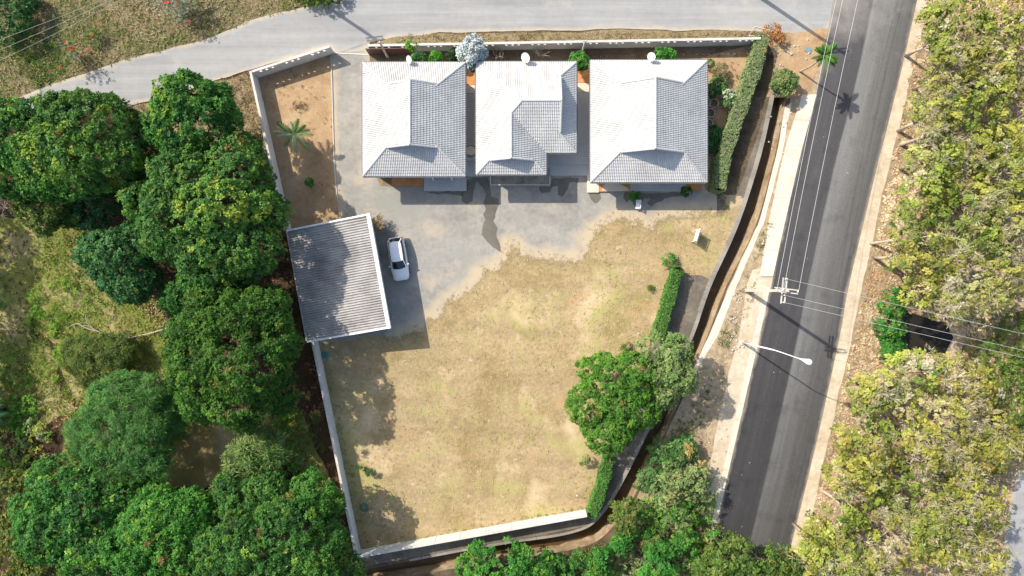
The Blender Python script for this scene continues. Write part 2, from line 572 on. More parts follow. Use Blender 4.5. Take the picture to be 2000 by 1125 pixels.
# ------------------------------------------------------------------ plan helpers
def in_poly(pts, poly):
    pts = np.asarray(pts)
    x, y = pts[:, 0], pts[:, 1]
    inside = np.zeros(len(pts), dtype=bool)
    n = len(poly)
    j = n - 1
    for i in range(n):
        xi, yi = poly[i][0], poly[i][1]
        xj, yj = poly[j][0], poly[j][1]
        c = ((yi > y) != (yj > y)) & (x < (xj - xi) * (y - yi) / ((yj - yi) + 1e-12) + xi)
        inside ^= c
        j = i
    return inside


def seg_dist(pts, poly, closed=True):
    pts = np.asarray(pts)[:, :2]
    d = np.full(len(pts), 1e9)
    n = len(poly)
    for i in range(n if closed else n - 1):
        a = np.array(poly[i][:2])
        b = np.array(poly[(i + 1) % n][:2])
        ab = b - a
        t = np.clip(((pts - a) @ ab) / max(ab @ ab, 1e-9), 0, 1)
        d = np.minimum(d, np.linalg.norm(pts - (a + t[:, None] * ab), axis=1))
    return d


def smooth_line(pts, k=4):
    """catmull-rom through points (2d/3d vectors)"""
    pts = [Vector(p) for p in pts]
    out = []
    for i in range(len(pts) - 1):
        p0 = pts[max(i - 1, 0)]
        p1, p2 = pts[i], pts[i + 1]
        p3 = pts[min(i + 2, len(pts) - 1)]
        for j in range(k):
            t = j / k
            out.append(0.5 * ((2 * p1) + (p2 - p0) * t + (2 * p0 - 5 * p1 + 4 * p2 - p3) * t * t + (3 * p1 - p0 - 3 * p2 + p3) * t ** 3))
    out.append(pts[-1])
    return out


def sheet(name, poly, z, mat, jitter=0.0, step=0.6, grid=1.5, kind='structure', parent=None, jscale=0.8, attrs=None):
    """flat ground sheet over a world plan outline with an optionally ragged rim"""
    poly = [Vector((p[0], p[1])) for p in poly]
    n = len(poly)
    rim = []
    for i in range(n):
        a, b = poly[i], poly[(i + 1) % n]
        k = max(1, int((b - a).length / step))
        for j in range(k):
            rim.append(a + (b - a) * (j / k))
    r = np.array([(p.x, p.y) for p in rim])
    if jitter:
        nx = snoise(r, jscale, 4)
        ny = snoise(r + 37.3, jscale, 4)
        r = r + np.stack([nx, ny], 1) * jitter
    lo, hi = r.min(0), r.max(0)
    gx, gy = np.meshgrid(np.arange(lo[0], hi[0], grid), np.arange(lo[1], hi[1], grid))
    g = np.stack([gx.ravel(), gy.ravel()], 1)
    if len(g):
        g = g + np.random.RandomState(3).uniform(-0.2, 0.2, g.shape) * grid
        g = g[in_poly(g, r)]
    if len(g):
        g = g[seg_dist(g, r) > grid * 0.3]
    pts = np.concatenate([r, g]) if len(g) else r
    edges = [(i, (i + 1) % len(r)) for i in range(len(r))]
    vo, eo, fo, _, _, _ = delaunay_2d_cdt([Vector(p) for p in pts], edges, [tuple(range(len(r)))], 1, 1e-5)
    cen = np.array([np.mean([(vo[i].x, vo[i].y) for i in f], 0) for f in fo])
    keep = in_poly(cen, r)
    fo = [tuple(f) for f, k in zip(fo, keep) if k]
    va = np.array([(v.x, v.y, z) for v in vo])
    fa = []
    for f in fo:
        a, b, c = (va[i] for i in f[:3])
        if (b[0] - a[0]) * (c[1] - a[1]) - (b[1] - a[1]) * (c[0] - a[0]) < 0:
            f = f[::-1]
        fa.append(f)
    me = bpy.data.meshes.new(name)
    me.from_pydata([tuple(v) for v in va], [], fa)
    e = me.attributes.new('edge', 'FLOAT', 'POINT')
    e.data.foreach_set('value', seg_dist(va, r).astype(np.float32))
    me.update()
    o = link_mesh(name, me, mat, parent)
    if parent is None:
        tag(o, kind=kind)
    return o


def px_sheet(name, pxpoly, z, mat, **kw):
    return sheet(name, [P(a, b) for a, b in pxpoly], z, mat, **kw)


# ================================================================== GROUND
canal_L = [(1514, 178), (1487, 300), (1442, 440), (1388, 560), (1353, 660), (1300, 775), (1262, 852), (1228, 920), (1196, 978), (1172, 1010), (1144, 1032), (1090, 1047),
           (1000, 1060), (900, 1077), (800, 1096), (700, 1115), (500, 1150)]
canal_R = [(1538, 178), (1514, 300), (1476, 440), (1418, 560), (1380, 660), (1330, 775), (1296, 852), (1262, 920), (1230, 985), (1200, 1025), (1164, 1058), (1110, 1075),
           (1042, 1086), (940, 1102), (850, 1116), (740, 1134), (540, 1172)]
cL = smooth_line([P(a, b).to_2d() for a, b in canal_L], 4)
cR = smooth_line([P(a, b).to_2d() for a, b in canal_R], 4)
# run out of the picture to the south-west
dirL = (cL[-1] - cL[-2]).normalized()
cL.append(cL[-1] + dirL * 90)
cR.append(cR[-1] + dirL * 90)
inlet = cL[::-1] + cR
BIG = 420.0
# inlet opens towards the west edge
ground_poly = [Vector((-BIG, BIG)), Vector((-BIG, cL[-1].y))] + inlet + [Vector((-BIG, cR[-1].y)), Vector((-BIG, -BIG)), Vector((BIG, -BIG)), Vector((BIG, BIG))]
sheet('ground', ground_poly, 0.0, 'ground_soil', step=60.0, grid=30.0)

# canal: concrete side, bed water, earth bank
mb = MB()
n = len(cL)
for i in range(n - 1):
    a, b = cL[i], cL[i + 1]
    mb.add([(a.x, a.y, 0.0), (b.x, b.y, 0.0), (b.x, b.y, -1.8), (a.x, a.y, -1.8)], [(0, 1, 2, 3)])
tag(mb.build('canal_side', 'grey_concrete'), kind='structure')
mb = MB()
for i in range(n - 1):
    a, b, c, d = cL[i], cL[i + 1], cR[i], cR[i + 1]
    jj = 0.80 + 0.08 * math.sin(i * 1.7) * math.sin(i * 0.6)
    j2 = 0.80 + 0.08 * math.sin((i + 1) * 1.7) * math.sin((i + 1) * 0.6)
    pa, pb = a.lerp(c, jj), b.lerp(d, j2)
    mb.add([(c.x, c.y, 0.0), (d.x, d.y, 0.0), (pb.x, pb.y, -1.6), (pa.x, pa.y, -1.6)], [(0, 1, 2, 3)])
tag(mb.build('canal_bank', 'bank_soil'), kind='structure')
mb = MB()
for i in range(n - 1):
    a, b, c, d = cL[i], cL[i + 1], cR[i], cR[i + 1]
    mb.add([(a.x, a.y, -1.35), (b.x, b.y, -1.35), (d.x, d.y, -1.35), (c.x, c.y, -1.35)], [(0, 1, 2, 3)])
tag(mb.build('canal_water', 'canal_water'), kind='structure')
mb = MB()  # head wall where the canal comes out of its culvert
a, c = cL[0], cR[0]
mb.prism([(a.x - 0.3, a.y), (c.x + 0.3, c.y), (c.x + 0.3, c.y + 0.3), (a.x - 0.3, a.y + 0.3)], -1.5, 0.12)
tag(mb.build('canal_head_wall', 'grey_concrete', own_origin=True), 'small grey concrete culvert head wall at the top of the canal', 'wall')
# concrete kerb along the yard side of the canal, cast in lengths
kerb = empty('canal_kerb', (cL[4].x, cL[4].y, 0), 'long grey concrete kerb along the yard side of the canal', 'kerb')
for i in range(0, 56):
    a, b = cL[i], cL[i + 1]
    d = (b - a).normalized()
    nrm = Vector((d.y, -d.x))
    if nrm.x > 0 and i < 40:
        nrm = -nrm
    if nrm.dot(Vector((-1, 0.6))) < 0:
        nrm = -nrm
    w = 0.42 if i < 14 else (0.34 if i < 38 else 0.22)
    g = d * 0.008
    mb = MB().prism([tuple(a + g), tuple(b - g), tuple(b - g + nrm * w), tuple(a + g + nrm * w)], -0.02, 0.10 + 0.006 * math.sin(i * 2.1))
    mb.build('kerb_length', 'grey_concrete', kerb)


# zones ------------------------------------------------------------
px_sheet('field', [(-260, -180), (760, -180), (720, -8), (690, -2), (640, 6), (500, 38), (400, 78), (250, 118), (100, 168), (0, 206), (-260, 300)], 0.012, 'field_grass', jitter=0.35, grid=2.5)
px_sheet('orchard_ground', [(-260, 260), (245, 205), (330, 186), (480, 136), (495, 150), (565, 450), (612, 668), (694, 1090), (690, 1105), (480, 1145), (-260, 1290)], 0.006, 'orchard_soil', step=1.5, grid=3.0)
px_sheet('verge', [(240, 212), (330, 190), (480, 142), (490, 150), (530, 300), (470, 330), (400, 270), (300, 260)], 0.012, 'verge_grass', jitter=0.4)
px_sheet('orchard_clearing', [(60, 560), (130, 520), (190, 545), (230, 580), (320, 640), (345, 700), (330, 740), (260, 760), (210, 790), (190, 850), (150, 900), (120, 880), (150, 780), (110, 700), (70, 640)],
         0.016, 'orchard_grass', jitter=0.7)
px_sheet('orchard_glade', [(-40, 430), (60, 420), (160, 440), (200, 470), (190, 540), (130, 540), (70, 560), (60, 650), (110, 720), (140, 800), (60, 840), (-40, 820)], 0.011, 'orchard_grass', jitter=0.7)
px_sheet('orchard_verge', [(520, 790), (575, 770), (600, 830), (640, 930), (650, 1000), (600, 960), (560, 880), (530, 850)], 0.016, 'orchard_grass', jitter=0.5)
px_sheet('garden_bed', [(500, 146), (650, 96), (650, 200), (652, 330), (664, 398), (700, 425), (566, 455), (540, 330)], 0.010, 'bed_soil')
px_sheet('back_bed', [(718, 90), (1500, 76), (1495, 130), (1380, 135), (718, 138)], 0.010, 'back_soil')
px_sheet('side_garden', [(1370, 112), (1482, 84), (1470, 130), (1450, 190), (1414, 290), (1398, 384), (1372, 385)], 0.014, 'bed_soil')
px_sheet('yard_ground', [(566, 455), (700, 425), (1372, 385), (1440, 380), (1508, 180), (1514, 182), (1487, 300), (1442, 440), (1388, 560), (1353, 660), (1300, 775), (1228, 920), (1172, 1008), (1144, 1028),
                         (1000, 1056), (700, 1108), (698, 1086)], 0.008, 'grey_earth', step=1.0, grid=3.0)
# driveway concrete under and in front of the houses
drive_o = px_sheet('driveway', [(648, 60), (722, 60), (722, 92), (722, 128), (1376, 128), (1376, 370), (1400, 382), (1400, 440), (1300, 470), (1210, 500), (1150, 545), (1060, 560), (980, 590), (900, 625), (850, 660), (770, 690), (700, 690), (607, 668),
                      (566, 460), (662, 425), (660, 395), (652, 330), (650, 200), (648, 104)], 0.020, 'drive_concrete', grid=0.7)
lawn_px = [(614, 672), (698, 1080), (1146, 1002), (1158, 985), (1172, 930), (1190, 880), (1230, 800), (1268, 690), (1284, 640), (1312, 550), (1324, 530), (1350, 540), (1390, 548), (1436, 440), (1458, 392), (1442, 380), (1402, 380), (1400, 400), (1330, 406), (1285, 411),
           (1268, 428), (1250, 422), (1222, 410), (1190, 416), (1165, 432), (1142, 452), (1132, 478), (1128, 496), (1098, 498), (1070, 488), (1040, 492), (1018, 476), (998, 462), (984, 468), (978, 492), (962, 512),
           (935, 520), (918, 528), (925, 545), (900, 562), (868, 580), (848, 606), (826, 616), (820, 630), (770, 648)]
lawn_o = px_sheet('lawn', lawn_px, 0.030, 'lawn', jitter=0.32, step=0.25, grid=0.8, jscale=1.3)
soft_line = [P(a, b).to_2d() for a, b in lawn_px[lawn_px.index((1400, 400)):]]
dv = drive_o.data
de = np.zeros(len(dv.vertices), dtype=np.float32)
dv.attributes['edge'].data.foreach_get('value', de)
dxy = np.array([tuple(v.co)[:2] for v in dv.vertices])
inside_l = in_poly(dxy, [tuple(P(a, b).to_2d()) for a, b in lawn_px])
dd_ = np.where(inside_l, 0.0, seg_dist(dxy, [tuple(q) for q in soft_line], closed=False))
dv.attributes['edge'].data.foreach_set('value', np.minimum(de, dd_).astype(np.float32))
lv = np.array([tuple(v.co)[:2] for v in lawn_o.data.vertices])
fa_ = lawn_o.data.attributes.new('fade', 'FLOAT', 'POINT')
fa_.data.foreach_set('value', np.maximum(seg_dist(lv, [tuple(q) for q in soft_line], closed=False) - 0.15, 0).astype(np.float32))

# roads -------------------------------------------------------------
px_sheet('side_road', [(-260, 300), (-100, 248), (0, 206), (100, 166), (250, 116), (400, 76), (500, 36), (640, 4), (690, -8), (800, -60), (1500, -80), (1640, -90), (1640, 30), (1600, 75), (1545, 70), (1500, 60), (1200, 58),
                       (1000, 60), (860, 64), (770, 74), (720, 84), (716, 100), (650, 104), (642, 92), (480, 138), (330, 188), (245, 208), (100, 225), (0, 242), (-260, 330)], 0.024, 'road_concrete', jitter=0.16, step=0.5)
px_sheet('north_verge', [(752, 78), (800, 68), (900, 66), (1200, 61), (1500, 60), (1540, 66), (1510, 78), (720, 92)], 0.030, 'verge_grass', jitter=0.2, step=0.4)
px_sheet('corner_verge', [(1498, 66), (1600, 60), (1622, 60), (1600, 130), (1572, 190), (1545, 190), (1500, 190), (1510, 110)], 0.028, 'bed_soil', jitter=0.3, step=0.4)

road_w, road_e = [(1655, -120), (1625, 10), (1600, 150), (1553, 340), (1505, 560), (1484, 660), (1438, 860), (1405, 1000), (1375, 1125), (1330, 1300)], \
                 [(1820, -120), (1789, 5), (1756, 150), (1708, 340), (1656, 560), (1638, 660), (1594, 860), (1560, 1000), (1528, 1125), (1483, 1300)]
rw = smooth_line([P(a, b).to_2d() for a, b in road_w], 6)
re_ = smooth_line([P(a, b).to_2d() for a, b in road_e], 6)
vs, fs, at = [], [], []
K = 12
dist = 0.0
for i in range(len(rw)):
    if i:
        dist += (rw[i] - rw[i - 1]).length
    for k in range(K + 1):
        q = rw[i].lerp(re_[i], k / K)
        if k == 0:
            q = q + Vector((0.06 * math.sin(i * 1.9), 0))
        vs.append((q.x, q.y, 0.075))
        at.append((k / K * 7.5, dist, 0))
for i in range(len(rw) - 1):
    for k in range(K):
        a = i * (K + 1) + k
        fs.append((a, a + K + 1, a + K + 2, a + 1))
b0 = len(vs)
for side in (0, K):  # edges of the mat
    for i in range(len(rw)):
        x, y, z = vs[i * (K + 1) + side]
        vs.append((x, y, 0.0))
        at.append(at[i * (K + 1) + side])
    for i in range(len(rw) - 1):
        t0, t1 = i * (K + 1) + side, (i + 1) * (K + 1) + side
        g0 = b0 + (0 if side == 0 else len(rw)) + i
        fs.append((t0, g0, g0 + 1, t1) if side == 0 else (t0, t1, g0 + 1, g0))
me = bpy.data.meshes.new('main_road')
me.from_pydata(vs, [], fs)
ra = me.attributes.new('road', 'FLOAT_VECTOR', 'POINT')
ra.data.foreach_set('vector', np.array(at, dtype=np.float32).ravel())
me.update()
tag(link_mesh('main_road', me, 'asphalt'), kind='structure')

# west shoulder: earth strip, concrete path cast in slabs
px_sheet('shoulder_earth', [(1546, 180), (1600, 130), (1640, 40), (1600, 200), (1553, 345), (1505, 565), (1484, 665), (1438, 865), (1400, 1010), (1330, 1200), (1180, 1200), (1210, 1060), (1262, 925), (1298, 852), (1334, 775), (1384, 660),
                            (1422, 560), (1480, 440), (1518, 300)], 0.012, 'sand_debris', jitter=0.12, step=0.5)
px_sheet('bank_path', [(1532, 210), (1546, 200), (1536, 250), (1528, 300), (1490, 440), (1438, 560), (1402, 655), (1380, 690), (1352, 740), (1336, 760), (1345, 740), (1384, 655), (1424, 560), (1480, 440), (1517, 300)],
         0.030, 'pale_concrete', jitter=0.06, step=0.4)
px_sheet('pole_apron', [(1506, 520), (1470, 525), (1456, 560), (1452, 600), (1440, 660), (1425, 720), (1410, 790), (1398, 840), (1388, 900), (1380, 960), (1410, 990), (1430, 890), (1460, 765), (1490, 640), (1510, 545)],
         0.026, 'sand', jitter=0.15, step=0.4)
# kerb path slabs beside the asphalt
path = empty('roadside_path', tuple(rw[10].to_3d()), 'pale cream concrete path running along the west edge of the asphalt', 'path')
pw = [(1566, 185), (1530, 300), (1500, 440), (1484, 540)]
pe = [(1594, 185), (1563, 300), (1531, 440), (1509, 540)]
lw = [P(a, b).to_2d() for a, b in pw]
le = [P(a, b).to_2d() for a, b in pe]


def along(line, t):
    L = [0.0]
    for i in range(len(line) - 1):
        L.append(L[-1] + (line[i + 1] - line[i]).length)
    s = t * L[-1]
    for i in range(len(line) - 1):
        if s <= L[i + 1] + 1e-9:
            return line[i].lerp(line[i + 1], (s - L[i]) / (L[i + 1] - L[i]))
    return line[-1].copy()


NS = 7
for i in range(NS):
    t0, t1 = i / NS + 0.0004, (i + 1) / NS - 0.0004
    a, b, c, d = along(lw, t0), along(le, t0), along(le, t1), along(lw, t1)
    MB().prism([tuple(a), tuple(b), tuple(c), tuple(d)], 0.0, 0.13).build('path_slab', 'pale_concrete', path)
lw2 = [P(a, b).to_2d() for a, b in [(1494, 560), (1472, 660), (1428, 850), (1392, 1010), (1376, 1080)]]
le2 = [P(a, b).to_2d() for a, b in [(1504, 560), (1482, 662), (1436, 862), (1402, 1010), (1386, 1080)]]
NS = 16
for i in range(NS):
    t0, t1 = i / NS + 0.0003, (i + 1) / NS - 0.0003
    a, b, c, d = along(lw2, t0), along(le2, t0), along(le2, t1), along(lw2, t1)
    MB().prism([tuple(a), tuple(b), tuple(c), tuple(d)], 0.0, 0.085).build('path_slab', 'pale_concrete', path)

# east side of the road
px_sheet('scrub_ground', [(1789, -60), (1770, 100), (1720, 340), (1664, 560), (1600, 860), (1536, 1125), (1500, 1250), (2300, 1250), (2300, -60)], 0.008, 'litter_ground', step=1.0, grid=3.0)
px_sheet('road_edge_sand', [(1785, -40), (1822, -40), (1800, 60), (1770, 180), (1732, 345), (1684, 560), (1664, 660), (1618, 865), (1590, 1000), (1560, 1125), (1530, 1200), (1500, 1200), (1524, 1125), (1556, 1000), (1590, 860), (1634, 660), (1652, 560),
                            (1704, 340), (1752, 150)], 0.016, 'sand', jitter=0.18, step=0.4)
px_sheet('east_ditch_path', [(1855, 640), (1890, 640), (1880, 700), (1860, 760), (1840, 760)], 0.016, 'sand', jitter=0.3)
px_sheet('east_meadow', [(1890, 610), (2150, 590), (2150, 900), (1960, 900), (1900, 780), (1880, 700)], 0.016, 'orchard_grass', jitter=0.5)
px_sheet('east_lane', [(1985, 920), (2040, 920), (2100, 1250), (1920, 1250), (1950, 1125), (1968, 1010)], 0.020, 'road_concrete', jitter=0.2)
px_sheet('east_ditch_water', [(1762, 606), (1850, 630), (1862, 660), (1846, 695), (1770, 690), (1750, 650)], 0.030, 'shaded_ditch_water', jitter=0.3, step=0.4)
px_sheet('pond_bank', [(300, 820), (440, 790), (540, 800), (545, 850), (500, 900), (440, 960), (300, 970)], 0.014, 'orchard_soil', jitter=0.4)
px_sheet('pond_water', [(310, 850), (360, 835), (420, 800), (470, 800), (532, 806), (540, 830), (505, 862), (470, 890), (440, 930), (400, 955), (320, 950)], 0.040, 'pond_water', jitter=0.3, step=0.4)

# ================================================================== BOUNDARY WALLS
def wall_run(name, label, a, b, inward, h=1.9, th=0.16, vents=False, mat='wall_white', panel=2.5):
    a, b = Vector(a).to_2d(), Vector(b).to_2d()
    d = (b - a)
    L = d.length
    d.normalize()
    nrm = Vector((-d.y, d.x))
    if nrm.dot(Vector(inward)) < 0:
        nrm = -nrm
    root = empty(name, (a.x, a.y, 0), label, 'wall')
    k = max(1, round(L / panel))
    pl = L / k

    def rect(s0, s1, o0, o1):
        return [tuple(a + d * s0 + nrm * o0), tuple(a + d * s1 + nrm * o0), tuple(a + d * s1 + nrm * o1), tuple(a + d * s0 + nrm * o1)]
    for i in range(k):
        s0, s1 = i * pl + 0.09, (i + 1) * pl - 0.09
        mb = MB()
        if not vents:
            mb.prism(rect(s0, s1, 0.02, th - 0.02), 0, h - 0.06)
        else:
            z1, z2 = h - 0.58, h - 0.28
            mb.prism(rect(s0, s1, 0.02, th - 0.02), 0, z1)
            mb.prism(rect(s0, s1, 0.02, th - 0.02), z2, h - 0.06)
            m_ = (s0 + s1) / 2
            cuts = [s0, m_ - 0.74, m_ - 0.46, m_ - 0.14, m_ + 0.14, m_ + 0.46, m_ + 0.74, s1]
            for q in range(0, 8, 2):
                mb.prism(rect(cuts[q], cuts[q + 1], 0.02, th - 0.02), z1 + 0.0005, z2 - 0.0005)
        mb.build('panel', mat, root)
    for i in range(k + 1):
        s = i * pl
        MB().prism(rect(max(s - 0.09, -0.02) + 0.001, min(s + 0.09, L + 0.02) - 0.001, -0.005, th + 0.005), 0, h - 0.06).build('post', mat, root)
    for i in range(k):
        MB().prism(rect(i * pl + 0.003, (i + 1) * pl - 0.003, -0.03, th + 0.03), h - 0.06, h + 0.004 * (i % 3)).build('coping', 'coping', root)
    return root


WH = 1.8
wall_run('boundary_wall', 'white wall along the upper left of the yard beside the orchard, above the carport', P(487, 139, WH), P(556, 450, WH), (1, 0), WH)
wall_run('boundary_wall', 'white wall running down the left of the lawn from the carport to the bottom corner', P(608, 666, WH), P(694, 1088, WH), (1, 0), WH)
wall_run('boundary_wall', 'white wall closing the lawn at the bottom above the brown canal', P(697.5, 1090, WH), P(1147, 1009, WH), (0, 1), WH)
wall_run('boundary_wall', 'white vented wall slanting from the left corner up to the gateway', P(491, 138, WH), P(643, 89, WH), (0, -1), WH, vents=True)
wall_run('boundary_wall', 'long pale vented wall behind the three houses along the side road', P(719, 87, WH), P(1486, 73, WH), (0, -1), WH, vents=True, mat='wall_grey')

# sliding gate parked open along the north wall, its track across the gateway
ga, gb = P(722, 107.5).to_2d(), P(806, 106).to_2d()
gate = empty('sliding_gate', (ga.x, ga.y, 0), 'brown metal sliding gate standing open against the back wall', 'gate')
gd = (gb - ga).normalized()
gn = Vector((gd.y, -gd.x))
if gn.y > 0:
    gn = -gn


def gpt(s, z, o=0.0):
    q = ga + gd * s + gn * o
    return Vector((q.x, q.y, z))


GL = (gb - ga).length
for z in (0.12, 1.72):
    MB().beam(gpt(0, z), gpt(GL, z), 0.06, 0.08).build('rail', 'gate_brown', gate)
for i in range(int(GL / 0.14)):
    s = 0.07 + i * 0.14
    MB().beam(gpt(s, 0.165), gpt(s, 1.675), 0.12, 0.025, up=(gn.x, gn.y, 0)).build('slat', 'gate_brown', gate)
for s in (0.0, GL):
    MB().beam(gpt(s, 0.06), gpt(s, 1.78), 0.07, 0.07, up=(gn.x, gn.y, 0)).build('stile', 'gate_brown', gate)
MB().beam(P(648, 103, 0.035), P(724, 107, 0.035), 0.10, 0.05).build('gate_track', 'steel', own_origin=True)
tag(bpy.data.objects['gate_track'], 'thin steel gate track across the gateway concrete', 'gate track')

# edging pipe between the garden bed and the driveway
mb = MB()
mb.tube(smooth_line(P2([(646, 104), (649, 180), (651, 260), (654, 335), (659, 385), (663, 398)], 0.06), 4), 0.06, 8)
tag(mb.build('edging_kerb', 'wall_grey', smooth=True, own_origin=True), 'thin dark edging pipe between the garden bed and the driveway', 'edging')
mb = MB().tube(P2([(663, 398), (684, 421)], 0.04), 0.025, 6)
tag(mb.build('ground_pipe', 'coping', own_origin=True), 'short thin pipe on the soil leading to the carport roof', 'pipe')

# ================================================================== HOUSES
TAN = 0.56
PITCH = math.atan(TAN)
COSP = math.cos(PITCH)
EZ = 3.55
ROLL, COURSE = 0.166, 0.30


def tile_plane(parent, org, u, w, polys):
    """tiled roof slope: org eave origin (world), u along eave, w plan direction up-slope, polys of (a, b) plan coordinates (convex)"""
    u, w = Vector(u), Vector(w)
    nrm = (w * -math.sin(PITCH) + Vector((0, 0, math.cos(PITCH))))
    sdir = w * COSP + Vector((0, 0, math.sin(PITCH)))
    allv, allf = [], []
    for poly in polys:
        sp = [(a, b / COSP) for a, b in poly]
        a0, a1 = min(p[0] for p in sp), max(p[0] for p in sp)
        s0, s1 = min(p[1] for p in sp), max(p[1] for p in sp)
        us = []
        i = math.floor(a0 / ROLL)
        while i * ROLL < a1 + ROLL:
            us += [(i * ROLL, 0.0), (i * ROLL + 0.035, 0.07), (i * ROLL + 0.115, 0.07), (i * ROLL + 0.145, 0.0)]
            i += 1
        rows = []
        j = math.floor(s0 / COURSE)
        while j * COURSE < s1:
            rows += [(j * COURSE, 0.045), ((j + 1) * COURSE, 0.0)]
            j += 1
        ua = np.array(us)
        ra_ = np.array(rows)
        nu, nr = len(us), len(rows)
        verts = np.zeros((nr, nu, 3))
        verts[:, :, 0] = ua[None, :, 0]
        verts[:, :, 1] = ra_[:, None, 0]
        verts[:, :, 2] = ua[None, :, 1] + ra_[:, None, 1]
        idx = np.arange(nr * nu).reshape(nr, nu)
        f = np.stack([idx[:-1, :-1], idx[:-1, 1:], idx[1:, 1:], idx[1:, :-1]], -1).reshape(-1, 4)
        me = np_mesh('tmp', verts.reshape(-1, 3), f, 4)
        bm = bmesh.new()
        bm.from_mesh(me)
        bpy.data.meshes.remove(me)
        cx = sum(p[0] for p in sp) / len(sp)
        cy = sum(p[1] for p in sp) / len(sp)
        for q in range(len(sp)):
            p0, p1 = Vector(sp[q]), Vector(sp[(q + 1) % len(sp)])
            e = p1 - p0
            no = Vector((e.y, -e.x))
            if no.dot(Vector((cx, cy)) - p0) > 0:
                no = -no
            bmesh.ops.bisect_plane(bm, geom=list(bm.verts) + list(bm.edges) + list(bm.faces), dist=1e-5, plane_co=(p0.x, p0.y, 0), plane_no=(no.x, no.y, 0), clear_outer=True)
        base = len(allv)
        bm.verts.ensure_lookup_table()
        for v in bm.verts:
            allv.append(org + u * v.co.x + sdir * v.co.y + nrm * v.co.z)
        for fc in bm.faces:
            allf.append(tuple(base + v.index for v in fc.verts))
        bm.free()
    off = origin_of(parent)
    me = bpy.data.meshes.new('roof_tiles')
    me.from_pydata([tuple(v - off) for v in allv], [], allf)
    # orient outwards
    me.update()
    if sum(p.normal.z for p in me.polygons) < 0:
        me.flip_normals()
    o = link_mesh('roof_tiles', me, 'roof_tile', parent)
    tag(o, kind='stuff')
    # under-deck a little below
    mb = MB()
    for poly in polys:
        mb.add([org + u * a + w * b + Vector((0, 0, b * TAN - 0.06)) for a, b in poly], [tuple(range(len(poly)))])
    mb.build('roof_deck', 'dark_steel', parent)
    return o


def caps(parent, a, b, name='ridge_caps'):
    """row of half-round ridge caps from a to b"""
    a, b = Vector(a), Vector(b)
    L = (b - a).length
    k = max(1, int(L / 0.36))
    d = (b - a).normalized()
    s = d.cross(Vector((0, 0, 1))).normalized()
    t = s.cross(d).normalized()
    mb = MB()
    for i in range(k):
        p0, p1 = a.lerp(b, i / k), a.lerp(b, min(1, (i + 1.06) / k))
        vs = []
        for p, r in ((p0, 0.115), (p1, 0.10)):
            for q in range(6):
                an = math.pi * (q / 5) * 1.1 - 0.05 * math.pi
                vs.append(p + s * (r * math.cos(an)) + t * (r * 0.75 * math.sin(an) + 0.03))
        fs = [(q, q + 1, q + 7, q + 6) for q in range(5)] + [(0, 1, 2, 3, 4, 5)]
        mb.add(vs, fs)
    o = mb.build(name, 'roof_cap', parent)
    return tag(o, kind='stuff')


def eaves(parent, pts):
    """fascia board and gutter lengths around an eave outline (counter-clockwise plan)"""
    n_ = len(pts)
    for i in range(n_):
        a, b = Vector(pts[i]), Vector(pts[(i + 1) % n_])
        d = (b - a).normalized()
        out = Vector((d.y, -d.x))
        e = d * 0.06
        a3 = Vector((a.x + out.x * 0.02 - e.x, a.y + out.y * 0.02 - e.y, EZ - 0.10))
        b3 = Vector((b.x + out.x * 0.02 + e.x, b.y + out.y * 0.02 + e.y, EZ - 0.10))
        MB().beam(a3, b3 - Vector((d.x, d.y, 0)) * 0.05, 0.03, 0.20).build('fascia', 'white_paint', parent)
        o2 = Vector((out.x * 0.085, out.y * 0.085, 0.03))
        MB().beam(a3 + o2, b3 + o2 - Vector((d.x, d.y, 0)) * 0.09, 0.10, 0.10).build('gutter', 'gutter', parent)


def soffit(parent, pts):
    mb = MB()
    mb.prism([tuple(Vector(p)) for p in pts], EZ - 0.17, EZ - 0.14)
    mb.build('ceiling', 'white_paint', parent)


def opening(wall, x, y, w, z0, z1, door=False):
    """window or door set on a south wall at world x (centre), wall face y"""
    fr = MB()
    t = 0.06
    fr.box(x - w / 2, x + w / 2, y - 0.05, y + 0.02, z1 - t, z1)
    fr.box(x - w / 2, x - w / 2 + t, y - 0.05, y + 0.02, z0, z1 - t - 0.001)
    fr.box(x + w / 2 - t, x + w / 2, y - 0.05, y + 0.02, z0, z1 - t - 0.001)
    if not door:
        fr.box(x - w / 2, x + w / 2, y - 0.09, y + 0.02, z0 - 0.05, z0 - 0.001)
        fr.box(x - 0.025, x + 0.025, y - 0.045, y + 0.02, z0, z1 - t - 0.001)
    f = fr.build('door_frame' if door else 'window_frame', 'white_paint' if not door else 'wood', wall)
    if door:
        MB().box(x - w / 2 + t, x + w / 2 - t, y - 0.03, y + 0.01, z0, z1 - t).build('door_leaf', 'wood', f)
    else:
        MB().box(x - w / 2 + t, x - 0.026, y - 0.02, y + 0.01, z0, z1 - t).build('pane', 'glass_dark', f)
        MB().box(x + 0.026, x + w / 2 - t, y - 0.02, y + 0.01, z0, z1 - t).build('pane', 'glass_dark', f)


def walls_of(root, outline, south):
    """wall ring as one part; openings on the south faces [(x, y, w, z0, z1, door)]"""
    mb = MB()
    pts = [Vector(p) for p in outline]
    k = len(pts)
    for i in range(k):
        a, b = pts[i], pts[(i + 1) % k]
        mb.add([(a.x, a.y, 0), (b.x, b.y, 0), (b.x, b.y, EZ - 0.16), (a.x, a.y, EZ - 0.16)], [(0, 1, 2, 3)])
    wl = mb.build('wall', 'render_wall', root)
    for o in south:
        opening(wl, *o)
    return wl


